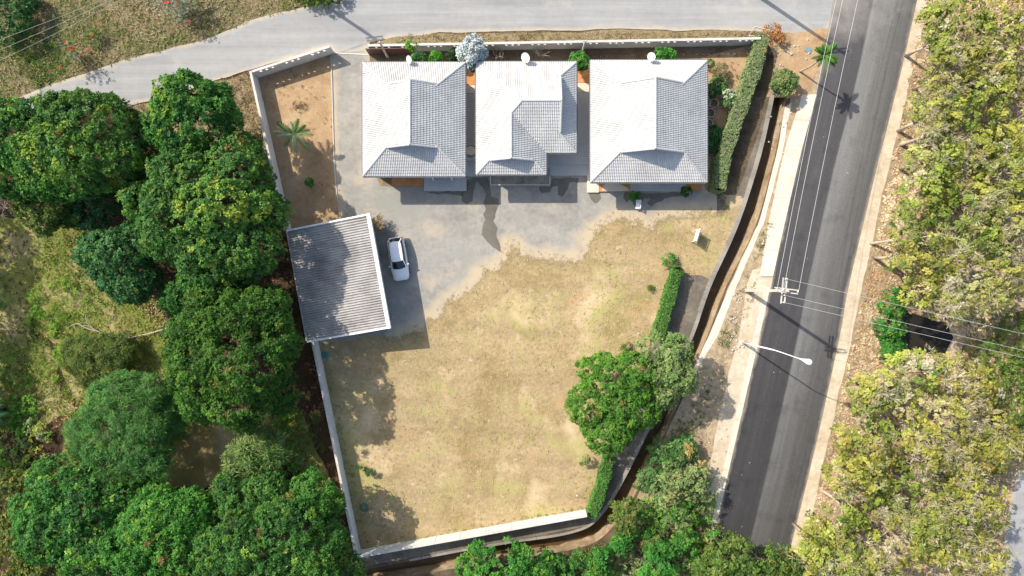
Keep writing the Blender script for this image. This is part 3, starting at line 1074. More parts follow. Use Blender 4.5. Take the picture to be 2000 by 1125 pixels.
def gablet_ns(root, xm, half, y, zb, zt, facing):
    """little triangular gable wall with louvres, facing +-y"""
    mb = MB()
    mb.add([(xm - half, y, zb), (xm + half, y, zb), (xm, y, zt), (xm - half, y + 0.08 * -facing, zb), (xm + half, y + 0.08 * -facing, zb), (xm, y + 0.08 * -facing, zt)],
           [(0, 1, 2), (5, 4, 3), (0, 3, 4, 1), (1, 4, 5, 2), (2, 5, 3, 0)])
    g = mb.build('gablet', 'white_paint', root)
    for i in range(4):
        z = zb + 0.2 + i * 0.16
        hw = half * 0.5 * (1 - i * 0.2)
        MB().box(xm - hw, xm + hw, min(y, y + 0.04 * facing), max(y, y + 0.04 * facing), z, z + 0.09).build('louvre', 'wall_grey', g)
    return g


def house_ns(name, label, pxr, inset, south):
    """hipped house with a north-south ridge and gablets"""
    p0, p1 = P(pxr[0], pxr[3], EZ), P(pxr[2], pxr[1], EZ)
    x0, y0, x1, y1 = p0.x, p0.y, p1.x, p1.y
    W, D = x1 - x0, y1 - y0
    hw = W / 2
    root = empty(name, ((x0 + x1) / 2, (y0 + y1) / 2, 0), label, 'house', 'white roofed houses in a row')
    g = inset
    OV = 0.22
    low = [(0, 0), (g, g), (D - g, g), (D, 0)]
    up = [(g - OV, g), (g - OV, hw), (D - g + OV, hw), (D - g + OV, g)]
    tile_plane(root, Vector((x0, y0, EZ)), (0, 1, 0), (1, 0, 0), [low, up])
    tile_plane(root, Vector((x1, y0, EZ)), (0, 1, 0), (-1, 0, 0), [low, up])
    hip = [(0, 0), (W, 0), (W - g, g), (W - g, g + 0.02), (g, g + 0.02), (g, g)]
    hip = [(0, 0), (W, 0), (W - g, g), (g, g)]
    tile_plane(root, Vector((x0, y0, EZ)), (1, 0, 0), (0, 1, 0), [hip])
    tile_plane(root, Vector((x0, y1, EZ)), (1, 0, 0), (0, -1, 0), [hip])
    zt, zg = EZ + hw * TAN, EZ + g * TAN
    xm = (x0 + x1) / 2
    caps(root, (xm, y0 + g - OV, zt + 0.03), (xm, y1 - g + OV, zt + 0.03))
    for (cx, cy, gx, gy) in ((x0, y0, 1, 1), (x1, y0, -1, 1), (x0, y1, 1, -1), (x1, y1, -1, -1)):
        caps(root, (cx, cy, EZ + 0.03), (cx + gx * g, cy + gy * g, zg + 0.03), 'hip_caps')
        ry = cy + gy * (g - OV)
        caps(root, (cx + gx * (g - 0.1), ry, zg - 0.02), (xm, ry, zt + 0.03), 'verge_caps')
    gablet_ns(root, xm, hw - g, y0 + g, zg - 0.05, zt - 0.06, -1)
    gablet_ns(root, xm, hw - g, y1 - g, zg - 0.05, zt - 0.06, 1)
    eaves(root, [(x0, y0), (x1, y0), (x1, y1), (x0, y1)])
    o = 0.55
    soffit(root, [(x0 + 0.02, y0 + 0.02), (x1 - 0.02, y0 + 0.02), (x1 - 0.02, y1 - 0.02), (x0 + 0.02, y1 - 0.02)])
    walls_of(root, [(x0 + o, y0 + o), (x1 - o, y0 + o), (x1 - o, y1 - o), (x0 + o, y1 - o)], [(x0 + a, y0 + o, w, z0, z1, dr) for a, w, z0, z1, dr in south])
    return root, (x0, y0, x1, y1)


h1, r1 = house_ns('house', 'left house of the three, hipped grey tile roof nearest the gateway', (709.5, 123, 908, 343.5), 2.58,
                  [(2.0, 1.4, 1.1, 2.3, False), (4.2, 0.95, 0.3, 2.35, True), (7.0, 2.2, 0.3, 2.4, False)])
h3, r3 = house_ns('house', 'right house of the three, largest hipped grey tile roof beside the hedge', (1154, 119, 1380, 355), 2.70,
                  [(2.4, 1.4, 1.1, 2.3, False), (4.4, 0.95, 0.3, 2.35, True), (7.6, 2.4, 0.3, 2.4, False)])

# middle house, L shaped
p0, p1 = P(931, 340, EZ), P(1125, 122, EZ)
X0, Y0 = p0.x, p0.y
W2, D2 = p1.x - p0.x, p1.y - p0.y
pn = P(1066, 297.5, EZ)
XN, YN = pn.x - X0, pn.y - Y0
hm, hwg = (D2 - YN) / 2, XN / 2
ge, gs = 1.74, 1.38
OV = 0.22
h2 = empty('house', (X0 + W2 / 2, Y0 + D2 / 2, 0), 'middle house of the three, L shaped grey tile roof with a notched front corner', 'house', 'white roofed houses in a row')
tile_plane(h2, Vector((X0, Y0 + D2, EZ)), (1, 0, 0), (0, -1, 0), [[(0, 0), (W2, 0), (W2 - ge, ge), (ge, ge)], [(ge, ge), (W2 - ge + OV, ge), (W2 - ge + OV, hm), (hm, hm)]])
tile_plane(h2, Vector((X0, Y0 + YN, EZ)), (1, 0, 0), (0, 1, 0), [[(XN, 0), (W2, 0), (W2 - ge, ge), (XN - ge, ge)], [(XN - ge, ge), (W2 - ge + OV, ge), (W2 - ge + OV, hm), (hm, hm), (hwg, hwg)]])
yr = YN + hwg
tile_plane(h2, Vector((X0, Y0, EZ)), (0, 1, 0), (1, 0, 0), [[(0, 0), (gs, gs), (D2 - gs, gs), (D2, 0)], [(gs - OV, gs), (gs - OV, hwg), (D2 - hwg, hwg), (D2 - gs, gs)], [(yr, hwg), (YN + hm, hm), (D2 - hwg, hwg)]])
tile_plane(h2, Vector((X0 + XN, Y0, EZ)), (0, 1, 0), (-1, 0, 0), [[(0, 0), (gs, gs), (YN + gs, gs), (YN, 0)], [(gs - OV, gs), (gs - OV, hwg), (yr, hwg), (YN + gs, gs)]])
tile_plane(h2, Vector((X0, Y0, EZ)), (1, 0, 0), (0, 1, 0), [[(0, 0), (XN, 0), (XN - gs, gs), (gs, gs)]])
tile_plane(h2, Vector((X0 + W2, Y0, EZ)), (0, 1, 0), (-1, 0, 0), [[(YN, 0), (D2, 0), (D2 - ge, ge), (YN + ge, ge)]])


def q2(a, b, h_):
    return (X0 + a, Y0 + b, EZ + h_ * TAN + 0.03)


caps(h2, q2(hm, YN + hm, hm), q2(W2 - ge + OV, YN + hm, hm))
caps(h2, q2(hwg, gs - OV, hwg), q2(hwg, yr, hwg))
for a, b in (((0, D2, 0), (hm, D2 - hm, hm)), ((hwg, yr, hwg), (hm, YN + hm, hm)), ((W2, D2, 0), (W2 - ge, D2 - ge, ge)), ((W2, YN, 0), (W2 - ge, YN + ge, ge)), ((0, 0, 0), (gs, gs, gs)), ((XN, 0, 0), (XN - gs, gs, gs))):
    caps(h2, q2(*a), q2(*b), 'hip_caps')
for a, b in (((gs - 0.1, gs - OV, gs), (hwg, gs - OV, hwg)), ((XN - gs + 0.1, gs - OV, gs), (hwg, gs - OV, hwg)), ((W2 - ge + OV, YN + ge - 0.1, ge), (W2 - ge + OV, YN + hm, hm)), ((W2 - ge + OV, D2 - ge + 0.1, ge), (W2 - ge + OV, YN + hm, hm))):
    caps(h2, q2(*a), q2(*b), 'verge_caps')
gablet_ns(h2, X0 + hwg, hwg - gs, Y0 + gs, EZ + gs * TAN - 0.05, EZ + hwg * TAN - 0.06, -1)
mb = MB()
ym, zb, zt = Y0 + YN + hm, EZ + ge * TAN - 0.05, EZ + hm * TAN - 0.06
hh = hm - ge
xg = X0 + W2 - ge
mb.add([(xg, ym - hh, zb), (xg, ym + hh, zb), (xg, ym, zt), (xg - 0.08, ym - hh, zb), (xg - 0.08, ym + hh, zb), (xg - 0.08, ym, zt)], [(0, 1, 2), (5, 4, 3), (0, 3, 4, 1), (1, 4, 5, 2), (2, 5, 3, 0)])
g_ = mb.build('gablet', 'white_paint', h2)
for i in range(4):
    z = zb + 0.2 + i * 0.18
    w_ = hh * 0.5 * (1 - i * 0.2)
    MB().box(xg, xg + 0.04, ym - w_, ym + w_, z, z + 0.1).build('louvre', 'wall_grey', g_)
ol = [(X0, Y0), (X0 + XN, Y0), (X0 + XN, Y0 + YN), (X0 + W2, Y0 + YN), (X0 + W2, Y0 + D2), (X0, Y0 + D2)]
eaves(h2, ol)
soffit(h2, [(X0 + 0.02, Y0 + 0.02), (X0 + XN - 0.02, Y0 + 0.02), (X0 + XN - 0.02, Y0 + YN + 0.02), (X0 + W2 - 0.02, Y0 + YN + 0.02), (X0 + W2 - 0.02, Y0 + D2 - 0.02), (X0 + 0.02, Y0 + D2 - 0.02)])
o = 0.55
walls_of(h2, [(X0 + o, Y0 + o), (X0 + XN - o, Y0 + o), (X0 + XN - o, Y0 + YN + o), (X0 + W2 - o, Y0 + YN + o), (X0 + W2 - o, Y0 + D2 - o), (X0 + o, Y0 + D2 - o)],
         [(X0 + 1.9, Y0 + o, 1.5, 1.1, 2.3, False), (X0 + 4.4, Y0 + o, 0.95, 0.3, 2.35, True), (X0 + XN + 1.1, Y0 + YN + o, 1.6, 1.1, 2.3, False)])


# terraces between and in front of the houses -----------------------
def slab(name, label, pts, z, mat, cat='terrace', z0=0.0):
    mb = MB().prism([tuple(P(a, b, z).to_2d()) for a, b in pts], z0, z)
    o_ = mb.build(name, mat, own_origin=True, bevel=0.012)
    return tag(o_, label, cat)


slab('terrace', 'grey paved terrace in the gap between the left and middle houses', [(895, 183), (944, 183), (944, 344), (895, 344)], 0.22, 'patio')
slab('terrace', 'cream paved strip behind the gap between the left and middle houses', [(895, 166), (944, 166), (944, 182.6), (895, 182.6)], 0.20, 'cream_patio')
slab('terrace', 'small terracotta terrace between left and middle houses below the silver tree', [(895, 136), (944, 136), (944, 165.6), (895, 165.6)], 0.18, 'terracotta')
slab('terrace', 'wide grey paved terrace in the notch between the middle and right houses', [(1045, 180), (1168, 180), (1168, 321.6), (1045, 321.6)], 0.26, 'patio')
slab('terrace', 'lower grey terrace step between the middle and right houses', [(1045, 322), (1168, 322), (1168, 343), (1045, 343)], 0.16, 'patio')
slab('terrace', 'cream paved strip behind the gap between the middle and right houses', [(1113, 162), (1168, 162), (1168, 179.6), (1113, 179.6)], 0.24, 'cream_patio')
slab('terrace', 'small terracotta terrace between middle and right houses beside a round bush', [(1113, 134), (1168, 134), (1168, 161.6), (1113, 161.6)], 0.18, 'terracotta')
slab('porch', 'terracotta porch slab at the front left of the left house', [(765, 330), (827.6, 330), (827.6, 363), (765, 363)], 0.20, 'terracotta', 'porch')
slab('porch', 'grey porch slab at the front right of the left house', [(828, 330), (911, 330), (911, 372.5), (828, 372.5)], 0.24, 'patio', 'porch')
deck = slab('porch', 'weathered brown porch slab with pale rim in front of the middle house', [(958, 328), (1074, 328), (1074, 361), (958, 361)], 0.20, 'deck_boards', 'porch')
mbp = MB()
for a, b in (((958, 361), (1074, 361)), ((1074, 361), (1074, 344)), ((958, 361), (958, 344))):
    pa, pb = P(*a, 0.22), P(*b, 0.22)
    mbp.beam(pa, pb, 0.10, 0.05)
mbp2 = mbp
o_ = MB()
dloc = deck.location
off_deck = origin_of(deck)
mbp.build('rim', 'cream_patio', deck)
slab('porch', 'cream porch slab at the front left of the right house', [(1147, 340), (1169.6, 340), (1169.6, 376), (1147, 376)], 0.22, 'cream_patio', 'porch')
slab('porch', 'stained terracotta porch panel under the front eave of the right house', [(1170, 340), (1231, 340), (1231, 374.5), (1170, 374.5)], 0.21, 'terracotta', 'porch')
slab('porch', 'long grey porch slab along the front of the right house', [(1231.4, 340), (1340, 340), (1340, 373), (1231.4, 373)], 0.22, 'patio', 'porch')
slab('porch', 'terracotta porch slab at the front right corner of the right house', [(1340.4, 340), (1369, 340), (1369, 372), (1340.4, 372)], 0.20, 'terracotta', 'porch')
# porch posts under the eaves of the left house
for px_ in (848, 884):
    q = P(px_, 352, 0)
    MB().obox((q.x, r1[1] + 0.16), (1, 0), 0.06, 0.06, 0.24, EZ - 0.17).build('porch_post', 'white_paint', own_origin=True)
for i, o_ in enumerate([o for o in bpy.data.objects if o.name.startswith('porch_post')]):
    tag(o_, ['thin white post under the left house front eave, nearer the terracotta porch', 'thin white post under the left house front eave, nearer the middle house'][i], 'post')
# planter edging strip in front of the left house
slab('planter_bed', 'strip of dry planted soil in front of the left house porch', [(735, 346), (764.6, 346), (764.6, 364), (742, 362)], 0.06, 'verge_grass', 'planter')

# wet patches on the concrete ---------------------------------------
wet = [
    [(908, 352), (936, 346), (952, 346), (958, 360), (958, 385), (974, 386), (976, 400), (968, 416), (966, 432), (972, 446), (968, 460), (976, 474), (980, 496), (964, 484), (950, 472), (940, 458), (942, 444), (948, 430), (944, 420),
     (950, 408), (944, 396), (948, 380), (942, 366), (932, 356), (926, 370), (924, 392), (912, 400), (902, 392), (902, 378)],
    [(830, 374), (905, 374), (904, 384), (880, 380), (850, 378), (832, 378)],
    [(1052, 364), (1075, 364), (1078, 348), (1112, 346), (1130, 348), (1132, 362), (1122, 356), (1112, 358), (1106, 372), (1098, 384), (1088, 380), (1090, 364), (1080, 364), (1074, 374), (1058, 378), (1050, 370)],
    [(1150, 378), (1172, 378), (1174, 388), (1166, 398), (1158, 396), (1152, 388)],
    [(1218, 376), (1300, 376), (1330, 376), (1340, 382), (1300, 388), (1282, 396), (1272, 404), (1264, 400), (1270, 386), (1258, 386), (1254, 400), (1238, 402), (1232, 388), (1222, 396), (1216, 388)],
]
for w_ in wet:
    px_sheet('wet_patch', w_, 0.034, 'wet', jitter=0.12, step=0.10, grid=0.12, jscale=2.6)
px_sheet('spilt_sand', [(1176, 366), (1190, 356), (1210, 360), (1226, 368), (1230, 373), (1176, 373)], 0.216, 'cream_patio', jitter=0.12, step=0.2, grid=0.4)

# round garden table with two curved benches
tc = P(920, 297, 0.22)
t_ = empty('garden_table', tuple(tc), 'round concrete garden table between the left and middle houses', 'table')
MB().lathe(tc, [(0.16, 0), (0.14, 0.1), (0.10, 0.35), (0.14, 0.62)], 16).build('pedestal', 'patio', t_, smooth=True)
MB().lathe(tc, [(0.40, 0.63), (0.44, 0.66), (0.44, 0.72), (0.42, 0.735), (0.05, 0.74), (0.045, 0.745)], 32).build('table_top', 'cream_patio', t_)
for s, lab in ((1, 'curved concrete bench on the upper side of the round garden table'), (-1, 'curved concrete bench on the lower side of the round garden table')):
    e_ = empty('garden_bench', (tc.x, tc.y + s * 0.75, tc.z), lab, 'bench', 'benches of the round garden table')

    def arc(r0, r1, a0, a1, k=10):
        pts = [(tc.x + r1 * math.cos(a0 + (a1 - a0) * i / k), tc.y + s * r1 * math.sin(a0 + (a1 - a0) * i / k)) for i in range(k + 1)]
        pts += [(tc.x + r0 * math.cos(a0 + (a1 - a0) * i / k), tc.y + s * r0 * math.sin(a0 + (a1 - a0) * i / k)) for i in range(k, -1, -1)]
        return pts
    mb = MB()
    A = arc(0.62, 0.92, R(50), R(130))
    nA = len(A)
    half_ = nA // 2
    for i in range(half_ - 1):
        q = [A[i], A[i + 1], A[nA - 2 - i], A[nA - 1 - i]]
        mb.prism(q, tc.z + 0.36, tc.z + 0.44)
    mb.build('seat', 'patio', e_)
    for an in (62, 118):
        c_ = (tc.x + 0.77 * math.cos(R(an)), tc.y + s * 0.77 * math.sin(R(an)))
        MB().obox(c_, (math.cos(R(an)), s * math.sin(R(an))), 0.11, 0.07, tc.z, tc.z + 0.36).build('leg', 'patio', e_)


# satellite dishes ----------------------------------------------------
def dish(px_, py_, z, label, rad=0.42, yaw=0.0):
    c = P(px_, py_, z)
    root = empty('satellite_dish', (c.x, c.y, 0), label, 'satellite dish', 'satellite dishes behind the houses')
    aim = Vector((math.sin(yaw) * 0.75, math.cos(yaw) * -0.2 - 0.35, 0.72)).normalized()
    s = aim.cross(Vector((0, 0, 1))).normalized()
    t = s.cross(aim)
    mb = MB()
    rings = []
    for i in range(6):
        r = rad * i / 5
        hgt = 0.28 * (r / rad) ** 2 * rad
        rings.append((r, hgt))
    vs, fs = [], []
    for side in (0, 0.012):
        for r, hgt in rings[1:]:
            for k in range(24):
                an = 2 * math.pi * k / 24
                vs.append(c + s * (r * math.cos(an)) + t * (r * math.sin(an)) + aim * (hgt - side))
    nr_ = 5
    for sd in range(2):
        b = sd * nr_ * 24
        for i in range(nr_ - 1):
            for k in range(24):
                k2 = (k + 1) % 24
                fs.append((b + i * 24 + k, b + i * 24 + k2, b + (i + 1) * 24 + k2, b + (i + 1) * 24 + k))
        fs.append(tuple(b + k for k in range(24)))
    o0 = (nr_ - 1) * 24
    for k in range(24):
        fs.append((o0 + k, o0 + (k + 1) % 24, nr_ * 24 + o0 + (k + 1) % 24, nr_ * 24 + o0 + k))
    mb.add(vs, fs)
    mb.build('reflector', 'white_paint', root)
    MB().tube([c - t * rad * 0.9 + aim * 0.1, c - t * 0.15 + aim * 0.5], 0.012, 6).build('feed_arm', 'steel', root)
    MB().beam(c - t * 0.15 + aim * 0.47, c - t * 0.12 + aim * 0.56, 0.06, 0.06).build('receiver', 'dark_steel', root)
    MB().tube([(c.x, c.y, 0.01), (c.x, c.y, z - 0.15), c - aim * 0.03], 0.03, 8).build('mast', 'steel', root)


dish(800, 116, 4.2, 'white satellite dish, leftmost, behind the left house', 0.36, -1.4)
dish(1027.5, 112, 4.3, 'white satellite dish behind the middle house roof', 0.46, -0.9)
dish(1273, 110, 4.3, 'white satellite dish, rightmost, behind the right house', 0.40, -0.8)

# ================================================================== CARPORT
ZE, ZW = 3.5, 2.5
ca, cb_, cc_, cd_ = P(562, 452, ZW), P(718, 421, ZE), P(765, 632, ZE), P(609, 664, ZW)   # NW NE SE SW
port = empty('carport', tuple(((ca + cc_) / 2).to_2d()) + (0,), 'open carport with corrugated grey roof and white fascia against the left wall', 'carport')
ROWS, COLS = 6, 11
# one shared sheet, corrugations running down slope (along e), pitch across (along f)
ev = (cb_ - ca)
fv = (cd_ - ca)
el, fl = ev.length, fv.length
ed, fd = ev.normalized(), fv.normalized()
fd = (fd - ed * fd.dot(ed)).normalized()
nd = ed.cross(fd)
if nd.z < 0:
    nd = -nd
sl, sw = el / ROWS + 0.10, fl / COLS + 0.05
NC = 4
vs, fs = [], []
cnt = NC * 6 + 1
for top in (0, 1):
    for j in range(2):
        for i in range(cnt):
            s_ = sw * i / (cnt - 1)
            hgt = 0.055 * math.sin(2 * math.pi * NC * s_ / (sw - 0.05))
            vs.append(ed * (sl * j) + fd * s_ + nd * (hgt + (0.008 if top else 0)))
for i in range(cnt - 1):
    fs.append((cnt * 2 + i, cnt * 2 + i + 1, cnt * 3 + i + 1, cnt * 3 + i))
    fs.append((i, cnt + i, cnt + i + 1, i + 1))
fs.append(tuple(range(cnt)) + tuple(range(cnt * 3 - 1, cnt * 2 - 1, -1)))
fs.append(tuple(range(cnt, cnt * 2)) + tuple(range(cnt * 4 - 1, cnt * 3 - 1, -1)))
sheet_me = bpy.data.meshes.new('roof_sheet')
sheet_me.from_pydata([tuple(v) for v in vs], [], fs)
sheet_me.materials.append(MATS['fibre_cement'])
sheet_me.update()
pl_ = origin_of(port)
rng = random.Random(4)
for r_ in range(ROWS):
    for c_ in range(COLS):
        o_ = bpy.data.objects.new('roof_sheet', sheet_me)
        COL.objects.link(o_)
        o_.parent = port
        o_.location = ca + ed * (el * r_ / ROWS) + fd * (fl * c_ / COLS) + nd * (0.02 + 0.012 * r_ + 0.003 * (c_ % 2) + rng.uniform(-0.002, 0.002)) - pl_
up3 = Vector((0, 0, 1))
# fascia: north, south, east
nw, ne, se, sw_ = ca + nd * 0.02, cb_ + nd * 0.02, cb_ + fd * fl + nd * 0.02, ca + fd * fl + nd * 0.02
MB().beam(nw - fd * 0.07 + nd * 0.04, ne - fd * 0.07 + nd * 0.04, 0.16, 0.28, up=nd).build('fascia', 'white_paint', port)
MB().beam(sw_ + fd * 0.09 + nd * 0.04, se + fd * 0.09 + nd * 0.04, 0.16, 0.28, up=nd).build('fascia', 'white_paint', port)
MB().beam(ne - fd * 0.16 + ed * 0.13 + nd * 0.03, se + fd * 0.18 + ed * 0.13 + nd * 0.03, 0.34, 0.30, up=nd).build('fascia', 'white_paint', port)
MB().beam(nw - ed * 0.08, sw_ - ed * 0.08, 0.12, 0.10, up=nd).build('gutter', 'steel', port)
for k in range(5):   # posts and rafters
    t = 0.04 + k * 0.23
    pe_, pw_ = ne + fd * (fl * t) - ed * 0.35, nw + fd * (fl * t) + ed * 0.35
    MB().obox((pe_.x, pe_.y), (ed.x, ed.y), 0.07, 0.07, 0.0, pe_.z - 0.24).build('post', 'white_paint', port)
    MB().obox((pw_.x, pw_.y), (ed.x, ed.y), 0.07, 0.07, 0.0, pw_.z - 0.24).build('post', 'white_paint', port)
    MB().beam(pw_ - nd * 0.16, pe_ - nd * 0.16, 0.08, 0.16, up=nd).build('rafter', 'steel', port)
for k in range(7):
    a_ = nw + ed * (0.3 + k * (el - 0.6) / 6)
    MB().beam(a_ - nd * 0.055, a_ + fd * fl - nd * 0.055, 0.05, 0.045, up=nd).build('purlin', 'steel', port)
# floor slab of the carport
fl_pts = [tuple(P(a, b).to_2d()) for a, b in ((580, 462), (722, 432), (766, 626), (622, 656))]
tag(MB().prism(fl_pts, 0.0, 0.09).build('carport_floor', 'grey_concrete', own_origin=True), 'grey concrete floor under the carport roof', 'floor')
# low screen along the east side
pa, pb = P(722, 427, 1.0).to_2d(), P(738, 503, 1.0).to_2d()
scr = empty('garden_screen', (pa.x, pa.y, 0), 'pale slatted screen standing beside the carport near the car', 'screen')
sd = (pb - pa)
SL = sd.length
sd.normalize()
for i in range(int(SL / 0.32)):
    q = pa + sd * (0.16 + i * 0.32)
    MB().obox(q, sd, 0.14, 0.025, 0.06, 2.3).build('slat', 'cream_patio' if i % 3 else 'coping', scr)
for z in (0.3, 1.9):
    q0, q1 = pa, pb
    off = Vector((-sd.y, sd.x)) * 0.06
    MB().beam((q0.x + off.x, q0.y + off.y, z), (q1.x + off.x, q1.y + off.y, z), 0.05, 0.08).build('rail', 'steel', scr)
for s_ in (0.0, 0.5, 1.0):
    q = pa + sd * (SL * s_)
    off = Vector((-sd.y, sd.x)) * 0.12
    MB().obox(q + off, sd, 0.04, 0.04, 0.0, 2.35).build('post', 'steel', scr)

# ================================================================== CAR
def build_car(label):
    L = 4.25
    front = P(784.5, 546, 0.6)
    rear = P(771, 464.5, 0.9)
    fwd = (front - rear).to_2d().normalized()
    side = Vector((-fwd.y, fwd.x))
    mid = (front + rear) / 2
    root = empty('car', (mid.x, mid.y, 0.02), label, 'car')

    def W(s, t, z):
        q = Vector((mid.x, mid.y)) + fwd * s + side * t
        return Vector((q.x, q.y, z + 0.02))
    # body shell: stations (s, half width, z bottom, z shoulder, z top centre, half width top)
    st = [(-2.10, 0.62, 0.36, 0.62, 0.70, 0.50), (-2.02, 0.76, 0.26, 0.74, 0.90, 0.62), (-1.85, 0.82, 0.22, 0.82, 0.98, 0.68), (-1.3, 0.845, 0.20, 0.84, 1.0, 0.72), (-0.4, 0.855, 0.20, 0.82, 0.98, 0.74),
          (0.5, 0.855, 0.20, 0.80, 0.96, 0.74), (0.95, 0.85, 0.20, 0.78, 0.95, 0.72), (1.3, 0.84, 0.20, 0.74, 0.90, 0.66), (1.75, 0.80, 0.22, 0.68, 0.82, 0.58), (2.0, 0.70, 0.26, 0.58, 0.70, 0.48), (2.12, 0.54, 0.32, 0.50, 0.58, 0.36)]
    mb = MB()
    ring = []
    for s, w, zb, zs, zt, wt in st:
        ring.append([W(s, -w * 0.92, zb), W(s, -w, (zb + zs) / 2), W(s, -w * 0.975, zs), W(s, -wt, zt - 0.02), W(s, -wt * 0.5, zt + 0.005), W(s, 0, zt + 0.012), W(s, wt * 0.5, zt + 0.005), W(s, wt, zt - 0.02), W(s, w * 0.975, zs), W(s, w, (zb + zs) / 2), W(s, w * 0.92, zb)])
    k = len(ring[0])
    vs_ = [p for r in ring for p in r]
    fs_ = []
    for i in range(len(ring) - 1):
        for j in range(k):
            j2 = (j + 1) % k
            fs_.append((i * k + j, i * k + j2, (i + 1) * k + j2, (i + 1) * k + j))
    fs_.append(tuple(range(k)))
    fs_.append(tuple((len(ring) - 1) * k + j for j in range(k - 1, -1, -1)))
    mb.add(vs_, fs_)
    body = mb.build('body', 'car_paint', root, smooth=True)
    # greenhouse
    zb, zr = 0.965, 1.47
    lo = [(-1.98, 0.60), (-1.6, 0.71), (0.30, 0.735), (1.02, 0.66)]
    hi = [(-1.52, 0.50), (-1.3, 0.555), (0.02, 0.575), (0.22, 0.55)]
    roof = MB()
    rs = [(-1.60, 0.44, 1.405), (-1.45, 0.545, 1.44), (-0.9, 0.575, 1.475), (-0.3, 0.58, 1.48), (0.05, 0.575, 1.465), (0.26, 0.54, 1.43)]
    vv, ff = [], []
    for s, w, z in rs:
        for q in range(7):
            t = -1 + q / 3
            vv.append(W(s + 0.05 * (1 - t * t) * (1 if s > 0 else -1 if s < -1.3 else 0), w * t, z - 0.035 * t * t))
    for i in range(len(rs) - 1):
        for q in range(6):
            ff.append((i * 7 + q, i * 7 + q + 1, (i + 1) * 7 + q + 1, (i + 1) * 7 + q))
    roof.add(vv, ff)
    roof.build('roof', 'car_paint', root, smooth=True)

    def curved(rowlo, rowhi, name, mat, kk=8, parent=root, inset=0.0):
        """glass between a lower edge (s0, w, z) and an upper edge, bowed"""
        m2 = MB()
        vv, ff = [], []
        for (s, w, z, bow) in (rowlo, rowhi):
            for q in range(kk + 1):
                t = -1 + 2 * q / kk
                vv.append(W(s + bow * (1 - t * t), w * t, z))
        for q in range(kk):
            ff.append((q, q + 1, kk + 1 + q + 1, kk + 1 + q))
        m2.add(vv, ff)
        return m2.build(name, mat, parent, smooth=True)
    curved((0.88, 0.66, 0.965, 0.16), (0.24, 0.53, 1.415, 0.06), 'windscreen', 'glass_dark')
    curved((-1.90, 0.60, 1.02, -0.10), (-1.58, 0.43, 1.40, -0.04), 'rear_window', 'glass_dark')
    for sg in (-1, 1):
        m2 = MB()
        a = [W(-1.86, sg * 0.66, 0.96), W(-0.9, sg * 0.735, 0.965), W(0.2, sg * 0.735, 0.96), W(0.86, sg * 0.69, 0.955)]
        b = [W(-1.52, sg * 0.49, 1.40), W(-0.9, sg * 0.575, 1.435), W(0.02, sg * 0.575, 1.425), W(0.24, sg * 0.545, 1.395)]
        m2.add(a + b, [(0, 1, 5, 4), (1, 2, 6, 5), (2, 3, 7, 6)])
        m2.build('side_window', 'glass_dark', root, smooth=True)
        MB().tube([W(0.90, sg * 0.70, 0.96), W(0.25, sg * 0.56, 1.42)], 0.035, 6).build('front_pillar', 'car_paint', root)
        MB().tube([W(-1.92, sg * 0.64, 0.98), W(-1.56, sg * 0.47, 1.41)], 0.05, 6).build('rear_pillar', 'car_paint', root)
        m3 = MB()
        m3.beam(W(0.66, sg * 0.78, 0.98), W(0.66, sg * 1.0, 1.0), 0.10, 0.13)
        m3.build('mirror', 'car_paint', root, bevel=0.02)
        MB().beam(W(2.02, sg * 0.42, 0.64), W(1.82, sg * 0.72, 0.68), 0.10, 0.12).build('headlight', 'clear_lamp', root, bevel=0.02)
        MB().beam(W(-2.03, sg * 0.60, 0.86), W(-1.90, sg * 0.78, 0.86), 0.08, 0.18).build('tail_light', 'red_lamp', root, bevel=0.02)
        for s_, nm in ((-1.28, 'r'), (1.30, 'f')):
            c0, c1 = W(s_, sg * 0.64, 0.30), W(s_, sg * 0.865, 0.30)
            wh = MB().tube([c0, c1], 0.30, 20).build('wheel', 'rubber', root)
            MB().tube([W(s_, sg * 0.86, 0.30), W(s_, sg * 0.875, 0.30)], 0.19, 16).build('rim', 'rim_metal', wh)
    MB().beam(W(-2.10, -0.24, 0.62), W(-2.10, 0.24, 0.62), 0.04, 0.12).build('number_plate', 'white_paint', root)
    for sg in (-1, 1):   # bonnet creases
        MB().tube([W(1.0, sg * 0.50, 0.965), W(1.5, sg * 0.44, 0.885), W(1.95, sg * 0.34, 0.735)], 0.012, 5).build('bonnet_crease', 'car_paint', root)
    MB().beam(W(0.93, -0.5, 0.985), W(1.02, 0.02, 0.985), 0.02, 0.02).build('wiper', 'rubber', root)
    return root


build_car('white hatchback car parked beside the carport')

